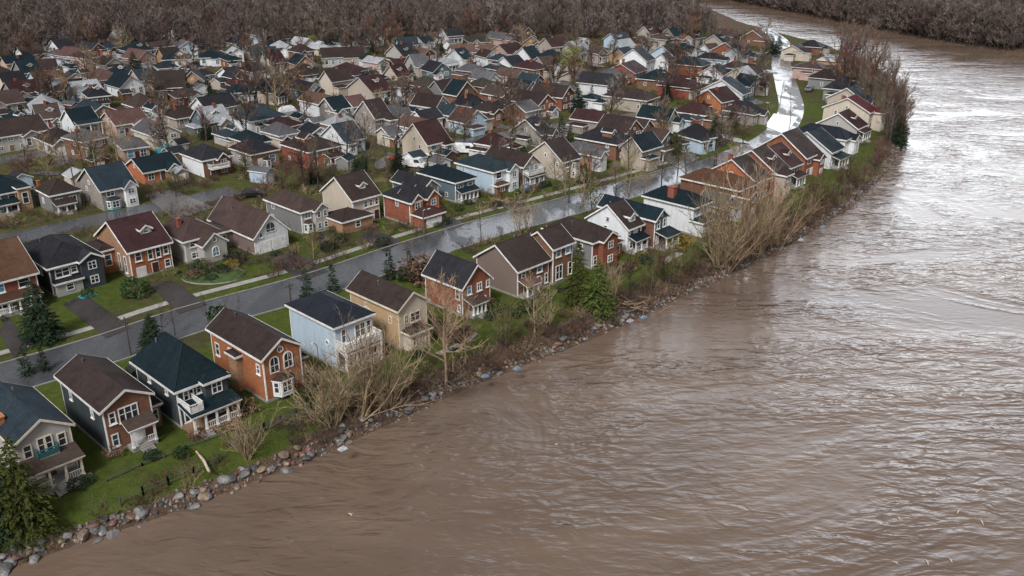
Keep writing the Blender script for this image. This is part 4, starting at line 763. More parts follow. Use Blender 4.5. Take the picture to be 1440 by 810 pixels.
for a in [(50, 172, 7, 10, 2.8, 'F', 'paleblue', 'pale', 'slate', .6), (22, 148, 8, 9, 2.8, 'S', 'stone', 'maroon', None, .6), (60, 148, 8, 9, 3.0, 'H', 'grey', 'charcoal', None, .6), (80, 143, 6, 9, 2.8, 'H', 'stone', 'teal', None, .6), (113, 149, 7, 9, 3.0, 'S', 'slate', 'pale', 'charcoal', .6), (172, 138, 7, 10, 2.8, 'F', 'white', 'teal', None, .8), (220, 141, 8, 10, 3.2, 'S', 'brick_tan', 'brown', 'brick_brown', .8), (139, 130, 8, 11, 3.2, 'H', 'beige', 'rose', None, .6), (258, 130, 6, 8, 3, 'F', 'stone', 'slate', 'brick_tan', .9), (275, 124, 7, 8, 3, 'H', 'taupe', 'charcoal', None, .6),
          (300, 121, 6.5, 9, 2.9, 'S', 'white', 'black', None, .6), (326, 121, 7, 10, 3.2, 'F', 'wood', 'charcoal', None, .8), (357, 116, 7, 9, 3.0, 'H', 'palegrey', 'black', None, .55), (356, 97, 8, 9, 3.2, 'S', 'tan', 'slate', None, .7), (322, 145, 7, 9, 2.6, 'H', 'slate', 'teal', None, .5), (350, 143, 5.5, 10, 3.0, 'F', 'cream', 'black', None, .9), (386, 148, 4.4, 7, 3.2, 'F', 'beige', 'black', None, .8), (403, 135, 6, 8, 3.0, 'H', 'brick_tan', 'brown', None, .6), (428, 120, 8, 10, 2.8, 'H', 'brick_brown', 'brown', None, .6), (455, 95, 14, 9, 3.0, 'S', 'white', 'brown', 'palegrey', .6), (470, 127, 8, 9, 2.6, 'H', 'palegrey', 'teal', None, .55), (492, 117, 9, 10, 2.8, 'H', 'brick_red', 'maroon', None, .5),
          (520, 127, 9, 10, 2.8, 'H', 'stone', 'teal', None, .5), (517, 100, 7, 9, 3.0, 'H', 'white', 'teal', None, .5), (532, 105, 5, 8, 3.4, 'F', 'pink', 'pale', None, .5), (550, 104, 7, 9, 2.6, 'S', 'brick_red', 'maroon', None, .5), (568, 94, 7, 10, 3.2, 'S', 'palegrey', 'charcoal', None, .7), (592, 91, 7, 10, 3.0, 'F', 'brick_brown', 'rose', None, .6), (638, 88, 8, 9, 3.0, 'S', 'white', 'rose', None, .5), (662, 72, 9, 10, 3.0, 'H', 'brick_brown', 'olive', None, .6), (684, 83, 7, 8, 2.8, 'H', 'pink', 'rose', None, .5), (684, 95, 5.4, 9, 3.2, 'F', 'white', 'brown', None, .8), (714, 88, 9, 9, 2.8, 'S', 'pink', 'maroon', None, .6),
          (703, 99, 7, 8, 3.0, 'H', 'palegrey', 'slate', None, .6), (700, 113, 5, 7, 3.0, 'H', 'brick_red', 'slate', None, .6), (626, 102, 6, 8, 2.8, 'H', 'white', 'pale', None, .3), (846, 90, 6, 8, 3.2, 'F', 'beige', 'umber', None, .7), (946, 93, 7, 10, 3.2, 'S', 'paleblue', 'teal', None, .6), (966, 86, 8, 9, 3.0, 'H', 'white', 'teal', None, .55), (936, 70, 7, 8, 3.4, 'H', 'beige', 'umber', None, .4), (956, 69, 5, 8, 3.2, 'F', 'palegrey', 'rose', None, .7), (976, 67, 7, 8, 3.2, 'H', 'beige', 'brown', None, .5), (1042, 110, 6, 8, 2.6, 'H', 'taupe', 'brown', None, .6),
          (36, 90, 7, 9, 2.8, 'S', 'white', 'umber', None, .5), (73, 90, 8, 9, 2.8, 'H', 'white', 'grey', None, .4), (105, 93, 8, 10, 2.8, 'F', 'paleblue', 'rose', 'white', .6), (40, 114, 9, 9, 2.8, 'S', 'pink', 'brown', None, .6), (86, 112, 4.5, 7, 3.6, 'H', 'white', 'teal', 'paleblue', .5), (151, 117, 7, 9, 2.6, 'H', 'palegrey', 'teal', None, .55), (150, 104, 6.5, 8, 2.6, 'F', 'palegrey', 'brown', None, .6), (186, 85, 9, 10, 2.8, 'H', 'palegrey', 'teal', None, .55), (197, 99, 7, 9, 3.4, 'F', 'pink', 'rose', None, .7), (230, 97, 9, 9, 2.8, 'H', 'white', 'teal', None, .5), (226, 110, 6, 8, 2.8, 'H', 'white', 'black', None, .5), (252, 109, 7, 8, 2.4, 'H', 'palegrey', 'teal', None, .5),
          (282, 93, 8, 9, 2.6, 'H', 'white', 'teal', None, .5), (301, 91, 6, 8, 3.0, 'F', 'white', 'pale', None, .7), (320, 87, 8, 9, 2.8, 'H', 'beige', 'olive', None, .6), (562, 77, 7, 8, 3.2, 'S', 'white', 'slate', None, .6), (592, 73, 7, 9, 3, 'S', 'palegrey', 'teal', None, .6), (734, 73, 7, 9, 3, 'F', 'brick_tan', 'brown', None, .7), (776, 78, 8, 9, 2.8, 'S', 'beige', 'maroon', None, .6), (868, 70, 7, 9, 2.8, 'S', 'paleblue', 'slate', None, .6), (903, 74, 6, 8, 2.8, 'H', 'palegrey', 'brown', None, .6), (-14, 120, 8, 9, 2.8, 'H', 'beige', 'brown', None, .6), (-8, 165, 8, 9, 2.8, 'S', 'beige', 'umber', None, .6), (630, 62, 7, 8, 2.8, 'S', 'white', 'charcoal', None, .6), (480, 72, 6, 8, 2.6, 'H', 'white', 'slate', None, .5),
          (790, 100, 7, 8, 2.8, 'H', 'palegrey', 'umber', None, .5), (880, 92, 6, 8, 2.8, 'S', 'brick_tan', 'slate', None, .6), (250, 152, 7, 8, 2.6, 'H', 'brick_brown', 'brown', None, .5), (1015, 72, 7, 8, 3, 'S', 'beige', 'teal', None, .6), (1000, 82, 7, 8, 2.8, 'S', 'white', 'umber', None, .6), (130, 22, 8, 9, 3.4, 'S', 'white', 'pale', None, .6), (470, 26, 9, 9, 3.2, 'S', 'white', 'pale', None, .6), (1360, 8, 9, 12, 3.6, 'S', 'white', 'pale', None, .5), (1405, 14, 9, 12, 3.6, 'S', 'white', 'pale', None, .5)]:
    rr = random.Random(a[0]); a = a[:2] + (a[2] * .98, a[3] * .95, a[4] * 1.1) + a[5:]; house(En, *a[:8], front=a[8], pitch=a[9], lvl=0, yaw=46 + rr.choice([0, 0, 0, -14, 12, -30]))

# keep neighbours from running into each other: the farther one draws in or steps back
order = sorted(range(len(HOUSES)), key=lambda i: HOUSES[i]['loc'].y)
fp = {}
for i in order:
    H = HOUSES[i]
    for k in range(14):
        hit = [j for j in fp if (HOUSES[j]['loc'] - H['loc']).length < 32 and overlap(footprint(H, .25), fp[j])]
        if not hit: break
        if H['row'] in (A, B) and k < 8: H['d'] *= .95; H['w'] *= .97
        elif k < 6: H['d'] *= .93; H['w'] *= .95
        else:
            o = HOUSES[hit[0]]; away = H['loc'] - o['loc']; away.z = 0; H['loc'] = H['loc'] + away.normalized() * 1.3
    fp[i] = footprint(H, .25)
r5 = random.Random(5); added = 0
def clear_of_streets(q):
    return all(abs(signed(np.array([[q.x, q.y]]), np.array(path, dtype=float))[0]) > 5.5 for path in (MAIN, MAIN2, SECOND, SECOND2, THIRD, FOURTH))
for _ in range(6000):                                     # the smaller houses squeezed in between
    if added >= 92: break
    px, py = r5.uniform(5, 1060), 62 + 170 * r5.random() ** 1.1; p = at(px, py)
    if inland(np.array([[p.x, p.y]]))[0] < 20: continue
    H = dict(row=Dn if py > 118 else En, px=px, py=py, w=r5.uniform(4.6, 6.4), d=r5.uniform(6, 8.5), h=r5.choice([2.7, 3.0, 3.3, 4.2]), kind=r5.choice('FFSHHS'), wall=r5.choice(['white', 'white', 'palegrey', 'beige', 'brick_red', 'brick_brown', 'grey', 'paleblue', 'cream', 'slate', 'stone', 'brick_tan', 'pink']), roof=r5.choice(['brown', 'charcoal', 'teal', 'slate', 'brown', 'umber', 'grey', 'maroon', 'black', 'teal', 'pale']),
             yaw=R(46 + r5.choice([0, 0, 90, -12, 10])), pitch=r5.uniform(.55, .9), lvl=1 if py > 150 else 0, ex=[], label=None, st=None, name='house', trim='trim', auto=True, ov=None, loc=p, rs=1000 + added)
    H['front'] = H['wall']; f = footprint(H, .5); c_ = to_world(H, H['w'] / 2, H['d'] / 2)
    if not clear_of_streets(p) or not clear_of_streets(c_): continue
    if any((HOUSES[j]['loc'] - p).length < 30 and overlap(f, fp[j]) for j in fp): continue
    HOUSES.append(H); fp[len(HOUSES) - 1] = footprint(H, .25); added += 1
KIND_WORD = {'H': 'hip', 'F': 'gabled', 'S': 'side-gabled'}
def nth(n): return f"{n}{'th' if 10 <= n % 100 <= 20 else {1: 'st', 2: 'nd', 3: 'rd'}.get(n % 10, 'th')}"
rows = {}
for H in HOUSES: rows.setdefault(H['row'], []).append(H)
for r, L in rows.items():
    L.sort(key=lambda H: H['px'])
    for i, H in enumerate(L): H['ord'] = i + 1; H['short'] = f"{WALL[H['wall']][2]} house {nth(i + 1)} in the {r} row".replace('third row row', 'third row').replace('far rows row', 'far rows')
seen = {}
for H in HOUSES:
    if not H['label']:
        key = (H['wall'], H['roof'], H['kind'], H['front'], H['row']); seen.setdefault(key, []).append(H)
for key, L in seen.items():
    for H in L:
        fr = f", {WALL[H['front']][2]} front" if H['front'] != H['wall'] else ''
        feat = ''
        for e, wd in (('chimney', 'chimney'), ('porch', 'porch'), ('dormer', 'dormer'), ('wing', 'front wing'), ('bay', 'bay window'), ('balcony', 'balcony')):
            if any(q[0] == e for q in H['ex']): feat = f' and {wd}'; break
        place = f", {nth(H['ord'])} from left in {'the ' + H['row'] if 'row' in H['row'] else H['row'] + ' row'}"; base = f"{WALL[H['wall']][2]} house with {ROOF[H['roof']][1]} "
        for mid in (f"{KIND_WORD[H['kind']]} roof{feat}", f"{KIND_WORD[H['kind']]} roof", 'roof'):
            H['label'] = base + mid + place
            if len(H['label'].split()) <= 15: break
for H in HOUSES:
    if H['lvl'] < 2 and not H['ex']:
        r2 = random.Random(H['rs'] + 900); w_ = H['w']; tiny = H['lvl'] == 0
        if r2.random() < .75: ww = w_ * r2.uniform(.35, .5); x0 = r2.choice([.1, w_ - ww - .1]); H['ex'].append(('wing', D_(x=x0, w=ww, out=r2.uniform(1.0, 2.4), h=H['h'] * r2.uniform(.7, .98), kind=r2.choice('FFH'), pitch=r2.uniform(.6, .95), wall=r2.choice([H['front'], H['wall'], 'white', 'brick_brown', 'beige']), garage=r2.random() < .4, n=1, st=1 if H['h'] < 3.6 else 2)))
        elif r2.random() < .6: H['ex'].append(('porch', D_(x=.2, w=w_ * .8, out=1.5, h=min(2.2, H['h'] * .75), n=4, rail=False, steps=not tiny)))
        if r2.random() < .35: H['ex'].append(('chimney', D_(x=w_ * r2.uniform(.25, .75), y=H['d'] * r2.uniform(.4, .7), h=.9)))
        if r2.random() < .4: y0 = H['d'] * r2.uniform(.3, .5); H['ex'].append(('side_room', D_(x0=-r2.uniform(1.6, 2.6), x1=-.01, y0=y0, y1=y0 + r2.uniform(3, 4.5), h=H['h'] * .62, wall=H['wall'])))
        if H['kind'] != 'F' and r2.random() < .3: H['ex'].append(('dormer', D_(x=w_ * r2.uniform(.35, .65), y=H['d'] * .2, w=1.3, h=.7)))
for H in HOUSES: build_house(H)

# ------------------------------------------------------------------ trees
def rv(rd, s=1.0): return Vector((rd.gauss(0, s), rd.gauss(0, s), rd.gauss(0, s)))
def limb(mb, rd, p, d, L, r, segs, n, droop=0.0, wob=.12):
    """tapering bent limb; returns the points along it"""
    pts = [Vector(p)]; d = Vector(d).normalized()
    for k in range(segs):
        d = (d + rv(rd, wob) + Vector((0, 0, droop))).normalized(); pts.append(pts[-1] + d * L / segs)
    mb.tube(pts, [r * (1 - .75 * k / segs) for k in range(segs + 1)], n, cap=False); return pts
def along(pts, t):
    k = min(int(t * (len(pts) - 1)), len(pts) - 2); f = t * (len(pts) - 1) - k; return pts[k].lerp(pts[k + 1], f), (pts[k + 1] - pts[k]).normalized()
def twigs(mb, rd, pts, n, L, r, spread=.9, up=.25, sub=0):
    for _ in range(n):
        p, d = along(pts, rd.uniform(.25, 1)); q = (d + rv(rd, .55) * spread + Vector((0, 0, up))).normalized() * L * rd.uniform(.5, 1.2); mb.spike(p, p + q, r)
        for _ in range(sub):
            a = p + q * rd.uniform(.3, .8); mb.spike(a, a + (q.normalized() + rv(rd, .5)).normalized() * L * rd.uniform(.3, .7), r * .7)
def bare_tree(seed, h, spread=.35, limbs=13, sec=6, tw=6, thick=.02, twr=.022, low=.22, sub=1):
    rd = random.Random(seed); tr = MB(); cr = MB()
    trunk = limb(tr, rd, (0, 0, -.3), (0, 0, 1), h * .9 + .3, h * thick, 7, 7, .25, .05)
    for k in range(limbs):
        t = low + (1 - low) * (k + rd.random()) / limbs; p, _ = along(trunk, t); g = rd.uniform(0, 6.283) ; el = rd.uniform(.5, 1.1)
        d = Vector((math.cos(g), math.sin(g), math.tan(el) * .8)); L = h * spread * (1.25 - .75 * t) * rd.uniform(.8, 1.25)
        pts = limb(tr, rd, p, d, L, h * thick * .45 * (1.15 - t * .7), 4, 4, .12, .14)
        for s in range(sec):
            q, dd = along(pts, rd.uniform(.25, 1)); e = (dd + rv(rd, .5) + Vector((0, 0, .35))).normalized()
            b = limb(cr, rd, q, e, L * rd.uniform(.35, .6), h * thick * .13, 2, 3, .1, .2); twigs(cr, rd, b, tw, L * .33, twr, .8, .3, sub)
        twigs(cr, rd, pts, tw, L * .35, twr, .8, .3, sub)
    twigs(cr, rd, trunk[-3:], tw * 3, h * .14, twr, .6, .5, sub)
    return tr, cr
def many_stem(seed, h, stems=16, lean=.5, sec=7, tw=5, r=.05, twr=.018, sub=1, droop=.02):
    rd = random.Random(seed); tr = MB(); cr = MB()
    for k in range(stems):
        g = rd.uniform(0, 6.283); l = rd.uniform(.05, 1) * lean
        pts = limb(tr, rd, (math.cos(g) * .25, math.sin(g) * .25, -.3), (math.cos(g) * l, math.sin(g) * l, 1), h * rd.uniform(.6, 1.05), r * rd.uniform(.6, 1.3), 5, 4, droop, .12)
        for s in range(sec):
            q, dd = along(pts, rd.uniform(.2, 1)); e = (dd + rv(rd, .4) + Vector((0, 0, .2))).normalized()
            b = limb(cr, rd, q, e, h * rd.uniform(.15, .34), r * .35, 2, 3, .03, .2); twigs(cr, rd, b, tw, h * .13, twr, .75, .25, sub)
    return tr, cr
def leafq(mb, rd, p, s, up=.4):
    n = (rv(rd) + Vector((0, 0, up))).normalized(); a = n.orthogonal().normalized(); b = n.cross(a); g = rd.uniform(0, 6.28); a, b = a * math.cos(g) + b * math.sin(g), b * math.cos(g) - a * math.sin(g)
    mb.face([p + a * s, p + b * s * .55, p - a * s, p - b * s * .55])
def conifer(seed, h, rad, dens=1.0, low=.06):
    rd = random.Random(seed); tr = MB(); cr = MB(); tr.tube([(0, 0, -.3), (0, 0, h * .5), (0, 0, h * .97)], [h * .02, h * .013, .02], 6)
    lev = int(h * 3.2)
    for k in range(lev):
        t = low + (1 - low) * k / lev; z = h * t; R_ = rad * (1 - t) ** .8 * rd.uniform(.8, 1.12) + .12
        for q in range(int((5 + 7 * (1 - t)) * dens)):
            g = rd.uniform(0, 6.283); L = R_ * rd.uniform(.65, 1.08); dr = -.28 * L + .1
            e = Vector((math.cos(g) * L, math.sin(g) * L, z + dr)); s = Vector((0, 0, z)); tr.spike(s, e, .025)
            n = max(4, int(L * 7))
            for j in range(n):
                f = (j + rd.random()) / n; p = s.lerp(e, .2 + .85 * f); side = Vector((-math.sin(g), math.cos(g), 0)) * rd.uniform(-1, 1) * .3 * L * (1.1 - f)
                q1 = p + side; tip = q1 + Vector((math.cos(g), math.sin(g), -.35 + rd.gauss(0, .25))) * .28 + side * .4
                w_ = Vector((-math.sin(g), math.cos(g), rd.gauss(0, .4))) * rd.uniform(.07, .13); cr.face([q1 + w_, q1 - w_, tip])
                cr.face([q1 + Vector((0, 0, .08)), q1 - Vector((0, 0, .06)), tip])
    for _ in range(14): p = Vector((0, 0, h * rd.uniform(.9, .97))); cr.face([p + rv(rd, .06), p + rv(rd, .06), p + Vector((rd.gauss(0, .05), rd.gauss(0, .05), h * .06))])
    return tr, cr
def leafy(seed, h, rad, n, s, clumps=22, base=.35):
    rd = random.Random(seed); tr, cr = bare_tree(seed, h * .92, .33, 11, 4, 3, .022, .02, base, 0)
    for _ in range(clumps):
        g = rd.uniform(0, 6.283); rr = rad * math.sqrt(rd.random()) * .85; z = h * (base + (1 - base) * rd.random()); rr *= math.sqrt(max(.1, 1 - ((z / h - .62) / .45) ** 2))
        c = Vector((math.cos(g) * rr, math.sin(g) * rr, z)); cs = rad * rd.uniform(.16, .36)
        for _ in range(n // clumps): leafq(cr, rd, c + rv(rd, cs * .62), s * rd.uniform(.6, 1.3))
    return tr, cr
def bush(seed, rad, h, n, s):
    rd = random.Random(seed); st = MB(); cr = MB()
    for _ in range(7): st.spike((0, 0, -.2), (rd.gauss(0, rad * .4), rd.gauss(0, rad * .4), h * .7), .04)
    for _ in range(n):
        v = rv(rd).normalized(); k = rd.uniform(.55, 1.0) ** .5 * (1 + .22 * math.sin(v.x * 5 + seed) * math.cos(v.y * 4)); leafq(cr, rd, Vector((v.x * rad * k, v.y * rad * k, max(-.1, h * .46 + v.z * h * .54 * k))), s * rd.uniform(.6, 1.3))
    return st, cr
PROTO = {}
def proto(key, pair, tmat, cmat): PROTO[key] = (pair[0].mesh(key + '_trunk', [tmat], smooth=True), pair[1].mesh(key + '_crown', [cmat]))
for i in range(4): proto(f'bare{i}', bare_tree(20 + i, 10, .34, 13, 5, 5), 'bark', 'twig')
for i in range(4): proto(f'broad{i}', bare_tree(30 + i, 10, (.34, .26, .38, .3)[i], 14, 6, 7, .024, .05, .2), 'bark', ('twig', 'twig', 'twig_red', 'twig')[i])
for i in range(2): proto(f'slim{i}', bare_tree(40 + i, 10, .2, 13, 4, 4, .013, .018, .3), 'bark', 'twig')
for i in range(2): proto(f'red{i}', bare_tree(50 + i, 8, .36, 14, 6, 6, .02, .022), 'bark', 'twig_red')
for i in range(2): proto(f'paletree{i}', bare_tree(60 + i, 9, .36, 14, 6, 6, .018, .022, .15), 'bark_pale', 'twig_pale')
for i in range(3): proto(f'willow{i}', many_stem(70 + i, 7, 18, .62, 8, 4, .075, .02, 1), 'bark_pale', 'twig_pale')
for i in range(2): proto(f'olive{i}', many_stem(80 + i, 5, 14, .5, 8, 6, .04, .018, 1), 'bark', 'twig_olive')
for i in range(2): proto(f'brush{i}', many_stem(90 + i, 2.4, 15, .9, 7, 5, .03, .014, 1), 'bark', 'twig_red')
for i in range(2): proto(f'slender{i}', many_stem(95 + i, 8, 6, .16, 9, 5, .07, .018, 1), 'bark_pale', 'twig_pale')
for i in range(2): proto(f'fir{i}', conifer(100 + i, 8, 2.9, 1.8), 'bark', 'fir')
proto('firyellow0', conifer(110, 9, 3.0, 1.35), 'bark', 'fir_yellow'); proto('firyellow1', conifer(111, 8, 2.9, 1.35), 'bark', 'fir_yellow')
for i in range(2): proto(f'spruce{i}', conifer(120 + i, 4.5, 1.25, .8), 'bark', 'fir')
proto('column0', conifer(130, 5, .8, 1.2, .02), 'bark', 'fir_yellow')
proto('lime0', leafy(140, 8, 3.3, 2600, .16, 26), 'bark', 'leaf_lime'); proto('olivetree0', leafy(141, 8, 3.0, 1700, .15, 22), 'bark', 'leaf_olive')
proto('budding0', leafy(142, 6, 2.0, 500, .09, 30, .2), 'bark_pale', 'leaf_lime')
proto('shrub0', bush(150, 1, 1.3, 420, .13), 'bark', 'shrub_green'); proto('shrub1', bush(151, 1, 1.1, 420, .13), 'bark', 'fir'); proto('gold0', bush(152, 1, 1.2, 420, .12), 'bark', 'shrub_gold'); proto('fernbrown0', bush(153, 1, 1.1, 300, .12), 'bark', 'twig_red')
PH = dict(broad=10, bare=10, slim=10, red=8, paletree=9, willow=7, olive=5, brush=2.4, slender=8, fir=8, firyellow=9, spruce=4.5, column=5, lime=8, olivetree=8, budding=6, shrub=1.3, gold=1.2, fernbrown=1.1)
NAMES = dict(broad=('bare_tree', 'tree', 'bare trees between the houses'), bare=('bare_tree', 'tree', 'bare trees between the houses'), slim=('bare_tree', 'tree', 'bare trees between the houses'), red=('reddish_tree', 'tree', 'reddish bare trees'), paletree=('pale_tree', 'tree', 'pale bare trees'), willow=('willow_shrub', 'shrub', 'pale willows along the bank'), olive=('leafless_shrub', 'shrub', 'leafless shrubs'),
             brush=('bramble_bush', 'bush', 'brown bushes on the bank'), slender=('slender_tree', 'tree', 'slender stems by the street'), fir=('fir_tree', 'conifer', 'dark firs'), firyellow=('cedar_tree', 'conifer', 'yellow green cedars'), spruce=('young_spruce', 'conifer', 'young spruces along the street'), column=('column_cypress', 'conifer', 'column cypresses'),
             lime=('budding_tree', 'tree', 'trees in spring leaf'), olivetree=('olive_green_tree', 'tree', 'trees in spring leaf'), budding=('budding_tree', 'tree', 'trees in spring leaf'), shrub=('garden_shrub', 'shrub', 'garden shrubs'), gold=('golden_shrub', 'shrub', 'garden shrubs'), fernbrown=('brown_shrub', 'shrub', 'garden shrubs'))
NTREE = [0]
def plant(kind, var, pos, h, label, wide=1.0, z=None, rz=None):
    rd = random.Random(NTREE[0] * 17 + 3); NTREE[0] += 1; nm, cat, grp = NAMES[kind]; n = sum(1 for k in PROTO if k.rstrip('0123456789') == kind); tm, cm = PROTO[f'{kind}{var % n}']
    k = h / PH[kind]; zz = ground_z(pos[0], pos[1]) if z is None else z
    o = thing(nm, label, cat, (pos[0], pos[1], zz), rd.uniform(0, 6.283) if rz is None else rz, grp); o.scale = (k * wide, k * wide, k)
    link('stems' if kind in ('willow', 'olive', 'brush', 'slender', 'shrub', 'gold', 'fernbrown') else 'trunk', tm, o); link('crown', cm, o); return o
ADJ = dict(broad='bare brown tree', bare='bare brown tree', slim='slim bare tree', red='reddish bare tree', paletree='pale bare tree', willow='pale bare willow', olive='olive leafless shrub', brush='brown bramble bush', slender='slender pale stems', fir='dark green fir', firyellow='yellow green cedar', spruce='young dark spruce', column='narrow column cypress', lime='lime green tree', olivetree='olive green tree', budding='small budding tree', shrub='dark green shrub', gold='golden shrub', fernbrown='low brown shrub')
USED = set(o.get('label') for o in COL.objects)
def near_house(pos, skip=0):
    """how a passer-by would place this: relative to the nearest house"""
    L = sorted(HOUSES, key=lambda H: (to_world(H, H['w'] / 2, H['d'] / 2) - Vector((pos[0], pos[1], 0))).length); return L[skip]
def rel(H, pos):
    c, s = math.cos(H['yaw']), math.sin(H['yaw']); dx, dy = pos[0] - H['loc'].x, pos[1] - H['loc'].y; x, y = c * dx + s * dy, -s * dx + c * dy
    if y < 0: return 'in front of'
    if y > H['d']: return 'behind'
    return 'left of' if x < H['w'] / 2 else 'right of'
def auto_label(what, pos):
    for sk in range(6):
        H = near_house(pos, sk); lab = f"{what} {rel(H, pos)} the {H['short']}"
        if len(lab.split()) > 16: lab = lab.replace('in front of', 'before')
        if lab not in USED: USED.add(lab); return lab
    for sz in ('smaller', 'thinner', 'shorter', 'taller', 'wider', 'sparser', 'leaning', 'ragged'):
        H = near_house(pos); lab = f"{sz} {what} {rel(H, pos)} the {H['short']}".replace('in front of', 'before')
        if lab not in USED: USED.add(lab); return lab
    return lab
def tree_px(kind, var, bx, by, ty, label=None, wide=1.0):
    p = at(bx, by); h = height_at(bx, by, ty); gz = ground_z(p.x, p.y)
    if gz < -.3:
        p = at(bx, by, gz); lo, hi = 0, 25
        for _ in range(24):
            m = (lo + hi) / 2
            if proj((p.x, p.y, gz + m))[1] > ty: lo = m
            else: hi = m
        h = lo
    lab = label or auto_label(ADJ[kind], p); USED.add(lab); return plant(kind, var, p, h, lab, wide)
